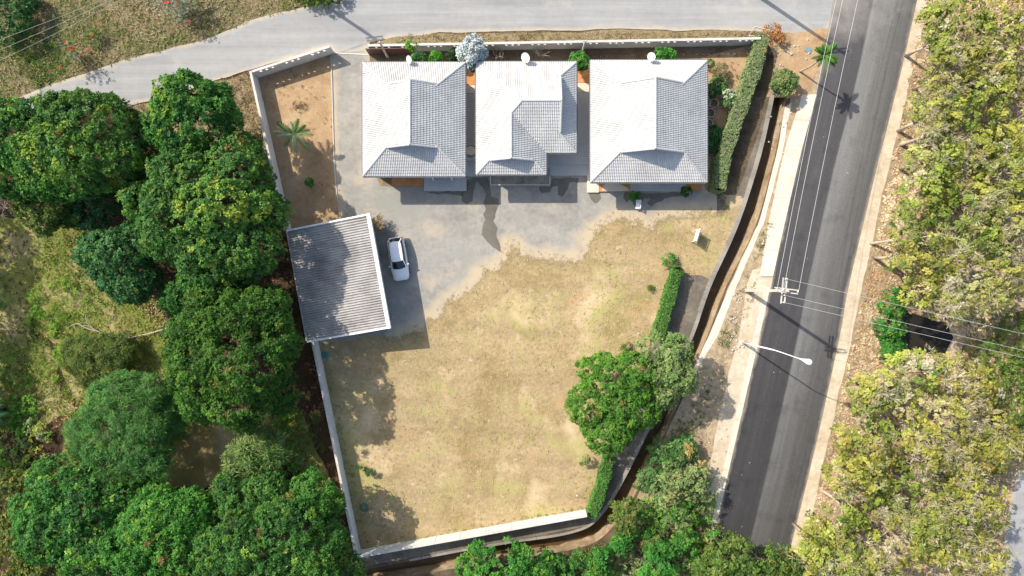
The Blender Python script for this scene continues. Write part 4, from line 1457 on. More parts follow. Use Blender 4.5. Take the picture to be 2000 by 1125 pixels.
# ================================================================== VEGETATION
def leaves_mesh(name, c, nrm, rng, k=8, L=0.24, Wd=0.11, e=(0.0, 0.8), col=None, droop=0.25, lvar=0.35):
    """c (n,3) clump centres, nrm (n,3) clump axes -> rosettes of kite shaped leaves"""
    n = len(c)
    ref = np.where(np.abs(nrm[:, 2:3]) < 0.9, np.array([[0, 0, 1.0]]), np.array([[1.0, 0, 0]]))
    t1 = np.cross(nrm, ref)
    t1 /= np.linalg.norm(t1, axis=1, keepdims=True) + 1e-9
    t2 = np.cross(nrm, t1)
    az = rng.uniform(0, 2 * np.pi, (n, 1)) + np.arange(k)[None, :] * (2 * np.pi / k) + rng.uniform(-0.5, 0.5, (n, k))
    el = rng.uniform(e[0], e[1], (n, k))
    ll = L * (1 + rng.uniform(-lvar, lvar, (n, k))) * (1 + rng.uniform(-0.2, 0.2, (n, 1)))
    ca, sa, ce, se = np.cos(az)[..., None], np.sin(az)[..., None], np.cos(el)[..., None], np.sin(el)[..., None]
    rad = ca * t1[:, None] + sa * t2[:, None]
    d = ce * rad + se * nrm[:, None]
    sd = np.cross(d, np.broadcast_to(nrm[:, None], d.shape))
    sd /= np.linalg.norm(sd, axis=2, keepdims=True) + 1e-9
    tw = rng.uniform(-0.5, 0.5, (n, k))[..., None]
    up = np.cross(sd, d)
    sd = sd * np.cos(tw) + up * np.sin(tw)
    l3 = ll[..., None]
    base = c[:, None] + d * l3 * 0.08
    mid = c[:, None] + d * l3 * 0.55
    tip = c[:, None] + d * l3 - np.array([0, 0, 1.0]) * l3 * droop
    wv = sd * (Wd / L * l3 * 0.5)
    v = np.stack([base, mid + wv, tip, mid - wv], 2).reshape(-1, 3)
    f = np.arange(n * k * 4).reshape(-1, 4)
    cc = np.repeat(col, k * 4, axis=0)
    lv = np.repeat(rng.uniform(0.9, 1.1, n * k), 4)[:, None]
    return np_mesh(name, v, f, 4, np.clip(cc * lv, 0, 1))


def palette(rng, n, cols, weights, pos=None, scale=0.6, mix=0.35):
    cols = np.array(cols)
    w = np.array(weights, dtype=float)
    w /= w.sum()
    u = rng.uniform(0, 1, n)
    if pos is not None:
        s = snoise(pos, scale, 2)
        s = np.clip(0.5 + 0.42 * s, 0, 0.999)
        use = rng.uniform(0, 1, n) < mix
        u = np.where(use, s, u)
    idx = np.minimum(np.searchsorted(np.cumsum(w), u), len(cols) - 1)
    c = cols[idx]
    return np.clip(c * rng.uniform(0.85, 1.15, (n, 1)) * (1 + rng.uniform(-0.08, 0.08, (n, 3))), 0, 1)


def crown_points(lobes, rng, dens, inner=0.35, zmin=-0.35, rough=0.16, sub=1.5, srad=0.46):
    """rosette positions on a cauliflower of small leaf heads over a union of ellipsoids; returns positions, axes, head number"""
    ps, ns, hs = [], [], []
    h0 = 0
    for i, (cx, cy, cz, rx, ry, rz) in enumerate(lobes):
        area = 4 * math.pi * ((rx * ry) ** 1.6 / 3 + (rx * rz) ** 1.6 / 3 + (ry * rz) ** 1.6 / 3) ** (1 / 1.6)
        m = max(4, int(area * sub * (1 + inner)))
        d = rng.normal(size=(m, 3))
        d /= np.linalg.norm(d, axis=1, keepdims=True)
        d = d[d[:, 2] > zmin]
        m = len(d)
        deep = rng.uniform(0, 1, m) < inner / (1 + inner)
        r = 1 + rough * snoise(d * 1.0 + i * 3.1, 2.2, 2) + rng.uniform(-0.08, 0.06, m)
        r = np.where(deep, r * rng.uniform(0.6, 0.92, m), r)
        c = np.array([cx, cy, cz]) + d * np.array([rx, ry, rz]) * r[:, None]
        keep = np.ones(m, dtype=bool)
        for j, (ax, ay, az, bx, by, bz) in enumerate(lobes):
            if j != i:
                q = (c - np.array([ax, ay, az])) / np.array([bx, by, bz])
                keep &= (np.linalg.norm(q, axis=1) > 0.82)
        c, d = c[keep], d[keep]
        m = len(c)
        if m == 0:
            continue
        nn = d / np.array([rx, ry, rz])
        nn /= np.linalg.norm(nn, axis=1, keepdims=True)
        nn = nn * 0.7 + np.array([0, 0, 0.6])
        nn /= np.linalg.norm(nn, axis=1, keepdims=True)
        k = max(2, int(round(dens)))
        sd = rng.normal(size=(m, k, 3))
        sd /= np.linalg.norm(sd, axis=2, keepdims=True)
        dot = (sd * nn[:, None]).sum(2, keepdims=True)
        sd = np.where(dot < -0.1, sd - 2 * dot * nn[:, None], sd)
        rs = srad * rng.uniform(0.65, 1.25, (m, 1, 1))
        p = c[:, None] + sd * rs * np.array([1, 1, 0.8]) * rng.uniform(0.75, 1.05, (m, k, 1))
        ax_ = sd * 0.75 + nn[:, None] * 0.5 + rng.normal(size=sd.shape) * 0.15
        ax_ /= np.linalg.norm(ax_, axis=2, keepdims=True)
        ps.append(p.reshape(-1, 3))
        ns.append(ax_.reshape(-1, 3))
        hs.append(np.repeat(np.arange(m) + h0, k))
        h0 += m
    p, nn, hd = np.concatenate(ps), np.concatenate(ns), np.concatenate(hs)
    k = p[:, 2] > 0.05
    return p[k], nn[k], hd[k]


def limbs(root, base, tops, r0, mat='bark', bend=0.4, rng=None, fork=0.35, name='trunk'):
    base = Vector(base)
    cx = sum((Vector(t) for t in tops), Vector()) / len(tops)
    fk = base.lerp(cx, fork)
    mb = MB()
    mb.tube([base, base.lerp(fk, 0.5) + Vector((rng.uniform(-.1, .1), rng.uniform(-.1, .1), 0)), fk], [r0 * 1.25, r0, r0 * 0.85], 9)
    tr = mb.build(name, mat, root, smooth=True)
    for t in tops:
        t = Vector(t)
        m_ = fk.lerp(t, 0.5) + Vector((rng.uniform(-bend, bend), rng.uniform(-bend, bend), rng.uniform(0, bend)))
        MB().tube(smooth_line([fk - Vector((0, 0, 0.05)), m_, t], 3), [r0 * 0.6, r0 * 0.52, r0 * 0.45, r0 * 0.38, r0 * 0.3, r0 * 0.22, r0 * 0.12], 6).build('limb', mat, tr, smooth=True)
    return tr


MANGO = ([(0.0267, 0.0917, 0.0229), (0.0466, 0.15, 0.0275), (0.0768, 0.2066, 0.032), (0.1583, 0.3059, 0.0366), (0.2501, 0.367, 0.0458)], [2.6, 4, 3.2, 1.6, 0.5])
BLUEG = ([(0.0274, 0.0953, 0.0285), (0.0478, 0.1444, 0.0411), (0.0854, 0.2093, 0.057), (0.1281, 0.2527, 0.0554)], [3, 4, 3, 1])
BRIGHT = ([(0.0287, 0.1262, 0.0229), (0.0489, 0.1867, 0.0294), (0.0791, 0.2447, 0.036), (0.1294, 0.2834, 0.0392)], [2, 4, 3, 1])
OLIVE = ([(0.0525, 0.096, 0.018), (0.0875, 0.15, 0.024), (0.1313, 0.204, 0.036), (0.2125, 0.24, 0.048)], [3, 4, 3, 1.5])
PALEG = ([(0.0936, 0.1593, 0.0531), (0.1404, 0.2277, 0.0696), (0.2028, 0.3036, 0.0949), (0.2652, 0.334, 0.1075)], [2, 4, 3, 1])
TEAK = ([(0.1084, 0.1375, 0.0281), (0.2077, 0.2292, 0.0394), (0.3251, 0.3259, 0.0619), (0.3793, 0.3513, 0.1688), (0.4245, 0.3922, 0.3037), (0.3612, 0.2037, 0.0562)], [2.0, 3.2, 3.6, 1.7, 0.9, 0.25])
TEAKG = ([(0.0825, 0.1323, 0.0261), (0.1552, 0.2117, 0.0356), (0.2619, 0.3016, 0.0534), (0.3783, 0.3599, 0.1187), (0.4268, 0.381, 0.2731)], [2.4, 3.4, 2.8, 1.2, 0.5])
FEATH = ([(0.0586, 0.1466, 0.0381), (0.0879, 0.207, 0.0507), (0.1297, 0.2674, 0.0602)], [3, 4, 2])


def lobes_px(lst, zf=1.0):
    """(px, py, radius px, z centre, vertical half height)"""
    out = []
    for (a, b, r, z, rz) in lst:
        q = P(a, b, z)
        rr = r * (H - z) / F
        out.append((q.x, q.y, z, rr, rr, rz))
    return out


def tree(name, label, lst, pal, seed, dens=9, k=6, L=0.23, Wd=0.125, inner=0.45, trunk_r=0.2, e=(0.0, 0.85), droop=0.28, mat='leaf', bark='bark', group=None, cat='tree', base=None, rough=0.16, zmin=-0.3, fork=0.35, mix=0.45, sub=2.7, srad=0.40, dz=0.0, sz=1.0, knobs=2, hole=-1.15):
    rng = np.random.RandomState(seed)
    rr = random.Random(seed)
    lst = [(a, b, r, z + dz, rz * sz) for (a, b, r, z, rz) in lst]
    ex = []
    for (a, b, r, z, rz) in lst:
        for q in range(knobs if r > 16 else 0):
            an, kr = rr.uniform(0, 6.28), rr.uniform(0.30, 0.48)
            ex.append((a + math.cos(an) * r * 0.88, b + math.sin(an) * r * 0.88, r * kr, z + rz * rr.uniform(-0.35, 0.35), rz * kr * 1.1))
    big = lst
    lst = lst + ex
    lobes = lobes_px(lst)
    bx = sum(l[0] * l[3] for l in lobes) / sum(l[3] for l in lobes)
    by = sum(l[1] * l[3] for l in lobes) / sum(l[3] for l in lobes)
    if base is not None:
        q = P(*base)
        bx, by = q.x, q.y
    root = empty(name, (bx, by, 0), label, cat, group)
    p, nn, hd = crown_points(lobes, rng, dens, inner, zmin, rough, sub, srad)
    hc = np.zeros((hd.max() + 1, 3))
    hc[hd] = p
    if len(hc) > 60:
        kp = (snoise(hc, 0.75, 2) > hole)[hd]
        p, nn, hd = p[kp], nn[kp], hd[kp]
    hcol = palette(rng, len(hc), pal[0], pal[1], hc, 0.55, mix)
    tv = 1.0 if name in ('mango_tree', 'feathery_tree', 'bushy_tree') else 0.2
    tint = 1 + tv * np.array([rr.uniform(-0.15, 0.25), rr.uniform(-0.08, 0.08), rr.uniform(-0.1, 0.2)])
    hcol = hcol * tint * (1 + 0.22 * snoise(hc, 0.28, 2))[:, None]
    dead = rng.uniform(0, 1, len(hcol)) < 0.012 * tv
    hcol[dead] = np.array([0.20, 0.11, 0.045])
    col = 0.82 * np.clip(hcol, 0.004, 1)[hd] + 0.18 * palette(rng, len(p), pal[0], pal[1])
    if len(hc) > 400:
        L *= rr.uniform(0.85, 1.2)
        Wd *= rr.uniform(0.85, 1.15)
    off = np.array([bx, by, 0.0])
    me = leaves_mesh('crown', p - off, nn, rng, k, L, Wd, e, col, droop)
    tag(link_mesh('crown', me, mat, root), kind='stuff')
    limbs(root, (bx, by, -0.05), [(l[0], l[1], l[2] - l[5] * 0.15) for l in lobes[:len(big)]], trunk_r, bark, 0.3, rr, fork)
    return root, lobes


og = 'orchard trees left of the yard wall'
# --- orchard, from the road down
tree('mango_tree', 'dense dark green tree at the far left edge just below the side road', [(50, 290, 62, 4.6, 2.6), (15, 255, 48, 4.2, 2.2), (105, 330, 58, 4.6, 2.4), (25, 345, 45, 3.8, 2.0), (85, 240, 42, 4.6, 2.0)], MANGO, 11, dz=2.2, sz=1.25, group=og)
tree('mango_tree', 'broad dark green tree below the side road, second from the left edge', [(190, 255, 66, 5.0, 2.8), (140, 235, 45, 5.0, 2.2), (225, 310, 55, 4.6, 2.4), (165, 320, 58, 5.2, 2.4), (235, 255, 40, 4.2, 2.0), (130, 290, 45, 5.2, 2.2)], MANGO, 12, dz=2.4, sz=1.25, group=og)
tree('mango_tree', 'small yellowish green tree tucked under the broad pair at the left', [(88, 398, 44, 2.8, 1.8), (125, 405, 32, 2.2, 1.5)], OLIVE, 13, dz=1.2, sz=1.2, group=og, L=0.26)
tree('mango_tree', 'low dark green tree in the shade right of the small yellowish one', [(165, 408, 36, 2.0, 1.4), (205, 395, 30, 2.0, 1.4)], BLUEG, 14, dz=1, sz=1, group=og, L=0.26)
tree('mango_tree', 'domed green tree by the side road nearest the slanting vented wall', [(372, 205, 54, 4.6, 2.8), (405, 245, 52, 4.4, 2.4), (340, 250, 44, 4.2, 2.4), (425, 210, 34, 3.6, 1.8), (375, 265, 45, 4.4, 2.2), (320, 265, 28, 3.6, 1.8)], MANGO, 15, dz=2, sz=1.25, group=og)
tree('mango_tree', 'largest dense tree, touching the wall above the carport', [(370, 365, 66, 5.4, 2.8), (435, 410, 78, 5.8, 3.0), (350, 440, 68, 5.2, 2.8), (465, 340, 58, 4.8, 2.6), (480, 480, 58, 5.2, 2.6), (415, 500, 60, 5.0, 2.6), (300, 400, 46, 4.0, 2.2), (505, 410, 42, 4.6, 2.4)], MANGO, 16, dz=1.9, sz=1.25, group=og, trunk_r=0.28)
tree('mango_tree', 'dark shaded tree between the broad pair and the largest dense tree', [(270, 350, 34, 3.0, 1.8), (285, 300, 26, 3.0, 1.6)], BLUEG, 17, dz=1.5, sz=1.2, group=og)
tree('mango_tree', 'bluish green round tree at the clearing edge left of the largest tree', [(235, 505, 52, 3.8, 2.4), (200, 495, 36, 3.2, 2.0), (265, 545, 40, 3.4, 2.0), (240, 550, 36, 3.2, 1.8), (275, 470, 36, 3.4, 2.0)], BLUEG, 18, dz=1.2, sz=1.1, group=og)
tree('mango_tree', 'big rounded tree left of the carport, lower of the two by the wall', [(440, 630, 66, 5.2, 2.8), (485, 715, 74, 5.4, 3.0), (405, 715, 66, 5.0, 2.8), (465, 780, 52, 4.6, 2.4), (515, 605, 42, 4.6, 2.4), (375, 655, 40, 4.0, 2.2), (530, 760, 40, 3.6, 2.0), (535, 670, 42, 4.2, 2.2), (400, 780, 38, 3.8, 2.0)],
     ([(0.028, 0.078, 0.014), (0.048, 0.122, 0.018), (0.080, 0.168, 0.024), (0.10, 0.19, 0.022), (0.16, 0.23, 0.03)], [2.6, 4, 3.2, 1.4, 0.5]), 19, dz=2.0, sz=1.25, group=og, trunk_r=0.28)
tree('feathery_tree', 'fine leaved feathery green tree beside the brown pond', [(245, 800, 66, 3.6, 2.2), (200, 850, 56, 3.2, 2.0), (275, 880, 54, 3.2, 2.0), (300, 820, 46, 3.2, 2.0), (225, 900, 46, 2.8, 1.8)], FEATH, 20, dz=1, sz=1.2, group=og, L=0.40, Wd=0.055, k=9, dens=9, sub=3.2, e=(-0.1, 0.6), droop=0.1)
tree('feathery_tree', 'low feathery bush spreading below the fallen branches in the clearing', [(195, 705, 48, 1.4, 1.2), (235, 690, 32, 1.2, 1.0), (160, 690, 30, 1.0, 0.9)], ([(0.05, 0.10, 0.02), (0.08, 0.14, 0.03), (0.11, 0.17, 0.035)], [2, 3, 2]), 21, group=og, L=0.38, Wd=0.05, k=9, dens=8, sub=3.0, e=(-0.1, 0.6), droop=0.1, cat='bush')
tree('mango_tree', 'dark bushy tree in the lower left below the feathery tree', [(120, 950, 56, 3.4, 2.2), (180, 985, 62, 3.8, 2.4), (100, 1030, 62, 3.6, 2.2), (200, 925, 40, 3.0, 1.8), (170, 1070, 60, 3.6, 2.2), (240, 965, 40, 3.0, 2.0)], MANGO, 22, dz=0.8, sz=1.1, group=og)
tree('mango_tree', 'yellow green straggly tree at the bottom left corner', [(40, 980, 50, 2.6, 1.8), (50, 1060, 54, 2.8, 1.8), (90, 1110, 50, 3.0, 1.8), (20, 1110, 40, 2.6, 1.6)], OLIVE, 23, group=og, dens=5)
tree('mango_tree', 'bright green rounded tree at the bottom below the pond', [(320, 1030, 66, 4.4, 2.6), (270, 1070, 52, 4.0, 2.4), (370, 1000, 40, 3.8, 2.2), (350, 1090, 56, 4.2, 2.4), (300, 1000, 40, 4.0, 2.0)], BRIGHT, 24, dz=1, sz=1.15, group=og)
tree('mango_tree', 'mixed green tree at the bottom beside the wall corner', [(560, 1040, 64, 4.2, 2.4), (490, 1060, 60, 4.4, 2.6), (605, 1090, 52, 4.0, 2.2), (530, 1110, 56, 4.4, 2.4), (440, 1090, 50, 4.2, 2.4), (640, 1050, 34, 3.0, 1.8), (660, 1110, 40, 2.6, 1.6)], MANGO, 25, dz=3.0, sz=1.3, group=og)
tree('mango_tree', 'small rounded dark tree hugging the lower left wall', [(612, 968, 36, 3.2, 2.0), (640, 985, 28, 2.8, 1.6), (590, 985, 28, 3.2, 1.6)], BRIGHT, 26, dz=2.6, sz=1.2, group=og)
tree('mango_tree', 'dark green tree filling the gap between the two big trees by the wall', [(395, 555, 40, 4.8, 2.2), (455, 560, 36, 4.8, 2.2), (350, 580, 30, 3.8, 1.8)], MANGO, 28, group=og)
tree('mango_tree', 'dusky green tree between the pond fronds and the bottom tree', [(470, 985, 48, 3.0, 2.0), (530, 965, 40, 3.0, 2.0), (430, 1020, 36, 3.0, 1.8)], MANGO, 27, dz=0.8, sz=1.1, group=og)

# neighbours just outside the left edge, seen by their shade
for i_, (a_, b_, lab_) in enumerate([(-262, 400, 'tall tree just outside the left edge shading the upper orchard glade'), (-262, 540, 'tall tree just outside the left edge shading the middle orchard glade'), (-262, 680, 'tall tree just outside the left edge above the banana plant'), (-262, 820, 'tall tree just outside the left edge below the banana plant')]):
    tree('mango_tree', lab_, [(a_, b_, 60, 7.0, 2.8), (a_ + 25, b_ + 45, 46, 6.6, 2.4), (a_ + 20, b_ - 40, 44, 6.6, 2.4)], MANGO, 500 + i_, group=og, sub=1.8)

# --- trees around the lawn and canal
tree('mango_tree', 'dense round bright tree at the right edge of the lawn over the hedge', [(1200, 755, 56, 3.6, 2.2), (1150, 795, 40, 3.0, 1.8), (1190, 840, 42, 3.2, 1.8), (1235, 740, 44, 3.4, 2.0), (1168, 725, 30, 2.8, 1.6), (1245, 800, 36, 2.8, 1.8), (1215, 790, 46, 3.8, 1.8)],
     ([(0.048, 0.16, 0.022), (0.075, 0.225, 0.028), (0.115, 0.285, 0.036), (0.20, 0.33, 0.05)], [2.5, 4, 3, 1]), 31, dz=0.6, sz=1.1, k=7, dens=9, sub=4.2, srad=0.30, L=0.17, Wd=0.10)
tree('pale_tree', 'paler grey green tree leaning over the canal beside the round bright tree', [(1312, 690, 30, 3.4, 1.8), (1318, 735, 34, 3.6, 1.8), (1278, 685, 28, 3.0, 1.6), (1295, 765, 26, 2.8, 1.5)], PALEG, 32, dz=1, sz=1.1, dens=6.5)
bg_ = 'trees and bushes along the canal bottom right'
tree('bushy_tree', 'bright green bushy tree in front of the brown canal bend at the bottom', [(965, 1085, 36, 2.6, 1.8), (1000, 1100, 36, 2.4, 1.6), (935, 1110, 34, 2.2, 1.6), (960, 1120, 40, 2.6, 1.6)], BRIGHT, 33, rough=0.4, knobs=5, hole=-0.2, group=bg_)
tree('bushy_tree', 'low green thicket at the bottom edge right of the bright bushy tree', [(1075, 1115, 30, 2.0, 1.4), (1125, 1105, 30, 2.2, 1.4), (1160, 1118, 32, 2.2, 1.5)], MANGO, 34, rough=0.4, knobs=5, hole=-0.2, group=bg_)
tree('bushy_tree', 'spreading green thicket at the bottom edge below the canal curve', [(1210, 1105, 36, 2.4, 1.6), (1260, 1100, 36, 2.4, 1.6), (1240, 1065, 28, 2.2, 1.4), (1300, 1112, 36, 2.4, 1.5)], BRIGHT, 35, rough=0.4, knobs=5, hole=-0.2, group=bg_)
tree('bushy_tree', 'grey green tree with yellow tips beside the asphalt above the thicket', [(1322, 945, 24, 2.8, 1.5), (1362, 942, 22, 2.6, 1.3), (1348, 985, 22, 2.6, 1.2), (1306, 985, 20, 2.4, 1.2), (1380, 978, 16, 2.2, 1.1)], PALEG, 36, dz=0, sz=1, rough=0.4, knobs=5, hole=-0.2, group=bg_, dens=5.5)
tree('bushy_tree', 'dark twiggy bush leaning over the canal bend', [(1235, 1012, 30, 2.2, 1.4), (1218, 995, 22, 1.8, 1.2), (1262, 1040, 24, 2.0, 1.3)], OLIVE, 37, rough=0.4, knobs=5, hole=-0.2, group=bg_, dens=5)
tree('bushy_tree', 'vivid green bush below the grey green tree near the road', [(1318, 1035, 30, 2.4, 1.5), (1335, 1062, 26, 2.0, 1.4), (1290, 1050, 26, 2.2, 1.4), (1335, 1010, 22, 2.2, 1.3)], BRIGHT, 38, rough=0.4, knobs=5, hole=-0.2, group=bg_)
tree('bushy_tree', 'low shaded bush on the earth bank between canal and road', [(1300, 890, 34, 0.9, 0.9), (1335, 880, 24, 1.0, 0.9), (1272, 930, 26, 0.8, 0.8)], FEATH, 39, group=bg_, dens=5, L=0.26, cat='bush')
tree('bushy_tree', 'yellowish bush covering the asphalt end at the bottom', [(1420, 1095, 36, 2.2, 1.4), (1470, 1088, 36, 2.4, 1.5), (1515, 1105, 34, 2.2, 1.4), (1390, 1115, 34, 2.0, 1.4)], OLIVE, 40, dz=0.8, sz=1.2, rough=0.4, knobs=5, hole=-0.2, group=bg_, dens=5.5)
tree('bushy_tree', 'dry thin bush at the right end of the bottom thicket', [(1560, 1108, 28, 2.0, 1.3), (1530, 1120, 28, 2.0, 1.2), (1368, 1085, 24, 1.6, 1.2)], TEAKG, 41, rough=0.4, knobs=5, hole=-0.2, group=bg_, dens=4.5)
tree('flowering_bush', 'round green bush with pale flowers at the head of the canal', [(1530, 160, 20, 1.5, 1.0), (1542, 158, 14, 1.3, 0.8), (1520, 166, 12, 1.2, 0.7)], PALEG, 42, dens=6, sub=6, srad=0.18, L=0.20, Wd=0.10, cat='bush')

# --- scrub forest east of the road
fg = 'dry season trees east of the road'
forest = [
    ('yellowish tree overhanging the road sand at the very top right', [(1835, 50, 36), (1850, 95, 30)], 1),
    ('pale tree at the scrub edge above the thick leaning trunk', [(1812, 215, 34), (1830, 250, 36)], 0),
    ('olive tree at the scrub edge right below the thick leaning trunk', [(1800, 320, 38), (1835, 300, 34)], 1),
    ('beige tree at the scrub edge above the ditch bush', [(1765, 470, 32), (1770, 520, 32)], 0),
    ('golden tree at the road edge level with the lamp head', [(1725, 745, 34), (1690, 760, 26)], 0),
    ('pale tree at the road edge above the broken trunk', [(1650, 930, 34), (1700, 930, 34)], 0),
    ('yellow tree at the road edge below the broken trunk', [(1600, 1040, 34), (1585, 1085, 34)], 0),
    ('pale tree in the middle of the upper scrub', [(1890, 140, 46), (1930, 170, 40)], 0),
    ('pale tree in the middle of the right scrub above the dense olive one', [(1930, 290, 46), (1920, 390, 44)], 0),
    ('olive tree filling the lower scrub beside the beige one', [(1810, 1030, 46), (1860, 1010, 40)], 1),
    ('sparse yellow tree at the top right corner of the picture', [(1960, 30, 60), (1990, 70, 50)], 0),
    ('yellow green tree nearest the road at the top right', [(1868, 28, 46), (1900, 60, 42)], 1),
    ('pale dry tree along the right edge below the corner tree', [(1975, 130, 56), (1935, 110, 40)], 0),
    ('yellow tree beside the road level with the right house', [(1840, 150, 44), (1868, 120, 38)], 0),
    ('loose olive tree above the leaning pale trunks', [(1905, 200, 54), (1860, 205, 36)], 1),
    ('dry beige tree at the right edge level with the right house front', [(1980, 220, 50), (1990, 280, 46)], 0),
    ('yellow leaved tree just below the leaning pale trunk', [(1890, 320, 56), (1850, 350, 44)], 0),
    ('broad yellow green tree beside the road sand level with the sign board', [(1800, 380, 56), (1780, 420, 40)], 1),
    ('large pale tree at the right edge in the middle', [(1965, 360, 60), (1985, 420, 50)], 0),
    ('dense olive tree in the middle of the scrub', [(1880, 430, 60), (1915, 470, 46)], 1),
    ('grey beige tree above the dark ditch', [(1815, 505, 54), (1800, 560, 40)], 0),
    ('beige tree overhanging the dark ditch', [(1880, 555, 54), (1850, 595, 36)], 0),
    ('pale twiggy tree at the right edge above the meadow', [(1965, 530, 56), (1930, 570, 36)], 0),
    ('yellow green tree at the lower end of the dark ditch', [(1770, 730, 52), (1800, 710, 34)], 1),
    ('beige tree right of the ditch end beside the meadow', [(1880, 760, 60), (1850, 730, 40)], 0),
    ('golden tree closest to the road below the street lamp', [(1700, 790, 44), (1740, 810, 48)], 1),
    ('broad pale tree in the centre of the lower scrub', [(1830, 840, 66), (1800, 880, 46)], 0),
    ('grey beige tree at the right edge above the grey lane', [(1930, 840, 54), (1950, 880, 40)], 0),
    ('yellow tree at the road edge left of the pale centre tree', [(1690, 880, 50), (1660, 860, 30)], 0),
    ('mixed olive tree below the pale centre tree', [(1770, 950, 66), (1820, 960, 46)], 1),
    ('beige tree beside the grey lane at the right', [(1900, 980, 60), (1880, 930, 40)], 0),
    ('yellow green tree at the roadside near the fallen trunk', [(1640, 1000, 44), (1680, 980, 42)], 1),
    ('sparse beige tree at the bottom right of the scrub', [(1850, 1070, 66), (1900, 1090, 50)], 0),
    ('golden green tree at the bottom edge of the scrub', [(1740, 1060, 60), (1700, 1100, 46)], 0),
    ('olive tree at the bottom beside the end of the asphalt', [(1620, 1080, 46), (1650, 1110, 40)], 1),
]
rf = random.Random(77)
for i, (lab, lb, g) in enumerate(forest):
    z = rf.uniform(4.2, 6.2)
    lst = []
    for (a, b, r) in lb:
        lst.append((a, b, r * 0.74, z, rf.uniform(1.6, 2.2)))
        for q in range(3):
            an = rf.uniform(0, 6.28)
            lst.append((a + math.cos(an) * r * 0.62, b + math.sin(an) * r * 0.62, r * rf.uniform(0.34, 0.5), z + rf.uniform(-1.0, 0.5), rf.uniform(0.9, 1.5)))
    root, lobes = tree('teak_tree', lab, lst, TEAKG if g else TEAK, 100 + i, dens=7, sub=0.85, srad=0.5, k=5, L=0.27, Wd=0.19, inner=0.35, e=(-0.1, 0.7), droop=0.3, bark='pale_bark', group=fg, rough=0.3, trunk_r=0.15, fork=0.55, mix=0.6)
    # bare flower sprays standing over the leaves
    rng = np.random.RandomState(300 + i)
    p, nn, hd_ = crown_points(lobes, rng, 5, 0.0, 0.0, 0.35, 0.3 if g else 0.65, 0.5)
    p = p + nn * 0.15
    s = snoise(p, 0.35, 2)
    kk = s > (0.25 if g else -0.1)
    p, nn = p[kk], nn[kk]
    if len(p):
        ox, oy = root.location.x, root.location.y
        col = palette(rng, len(p), [(0.42, 0.37, 0.23), (0.36, 0.31, 0.18), (0.48, 0.43, 0.29)], [3, 2, 2])
        me = leaves_mesh('flower_sprays', p - np.array([ox, oy, 0]), nn, rng, 11, 0.40, 0.035, (0.1, 1.3), col, 0.0, 0.5)
        tag(link_mesh('flower_sprays', me, 'dry_leaf', root), kind='stuff')

tree('ditch_bush', 'fresh green bush growing along the dark ditch east of the road', [(1735, 640, 22, 1.0, 0.9), (1742, 600, 18, 1.0, 0.8), (1738, 680, 20, 0.9, 0.8), (1750, 575, 14, 0.9, 0.7)], BRIGHT, 43, dens=6, L=0.22, cat='bush')
tree('meadow_bush', 'dark green bushes in the shaded meadow at the right edge', [(1950, 700, 40, 1.2, 1.0), (1985, 740, 40, 1.2, 1.0), (1990, 650, 40, 1.4, 1.1), (1975, 800, 36, 1.0, 0.9)], OLIVE, 44, dens=4.5, cat='bush')

# --- small garden plants
gp = 'shrubs in the strip behind the houses'
tree('silver_tree', 'silvery white leaved tree behind the gap of the left and middle houses', [(922, 98, 19, 3.4, 1.3), (908, 104, 13, 3.0, 1.0), (936, 108, 14, 3.0, 1.0), (920, 122, 13, 2.8, 0.9), (926, 84, 12, 3.2, 0.9)], ([(0.50, 0.55, 0.54), (0.40, 0.46, 0.44), (0.60, 0.64, 0.62)], [3, 2, 2]), 50, dens=7, sub=7, srad=0.17, L=0.22, Wd=0.09, mat='silver_leaf', trunk_r=0.08)
tree('garden_shrub', 'dull green shrub right of the left dish behind the left house', [(818, 115, 11, 1.6, 0.8)], BLUEG, 51, dens=7, sub=7, srad=0.17, L=0.18, Wd=0.08, trunk_r=0.04, cat='shrub', group=gp)
tree('garden_shrub', 'vivid lime green round shrub behind the left house', [(850, 114, 10, 1.8, 0.8)], ([(0.07, 0.26, 0.02), (0.10, 0.32, 0.03)], [1, 1]), 52, dens=7, sub=7, srad=0.17, L=0.18, Wd=0.08, trunk_r=0.04, cat='shrub', group=gp)
tree('garden_shrub', 'dark green shrub against the wall left of the silver tree', [(885, 110, 11, 1.4, 0.8)], ([(0.02, 0.05, 0.014), (0.03, 0.07, 0.018)], [1, 1]), 53, dens=7, sub=7, srad=0.17, L=0.18, Wd=0.08, trunk_r=0.04, cat='shrub', group=gp)
tree('garden_shrub', 'round green bush above the terracotta between middle and right houses', [(1133, 121, 15, 1.9, 1.0), (1125, 116, 9, 1.7, 0.7)], BRIGHT, 54, dens=7, sub=7, srad=0.17, L=0.20, Wd=0.09, trunk_r=0.05, cat='shrub', group=gp)
tree('garden_shrub', 'low green shrub right of the rightmost dish behind the right house', [(1290, 108, 12, 1.6, 0.8), (1310, 110, 12, 1.3, 0.6)], BRIGHT, 55, dens=6, sub=7, srad=0.15, L=0.20, Wd=0.08, trunk_r=0.04, cat='shrub', group=gp)
tree('garden_shrub', 'small bright sapling standing at the end of the parked gate', [(802, 90, 7, 2.0, 0.6)], ([(0.10, 0.27, 0.03), (0.14, 0.32, 0.04)], [1, 1]), 56, dens=7, sub=7, srad=0.17, L=0.2, Wd=0.08, trunk_r=0.03, cat='shrub', group=gp)
sg_ = 'shrubs in the side garden right of the right house'
tree('garden_shrub', 'dry brownish shrub in the sunny side garden', [(1406, 140, 13, 0.8, 0.6), (1412, 150, 9, 0.6, 0.5)], ([(0.22, 0.18, 0.09), (0.16, 0.15, 0.07)], [1, 1]), 57, dens=6, sub=6, srad=0.18, L=0.2, Wd=0.05, trunk_r=0.03, cat='shrub', group=sg_)
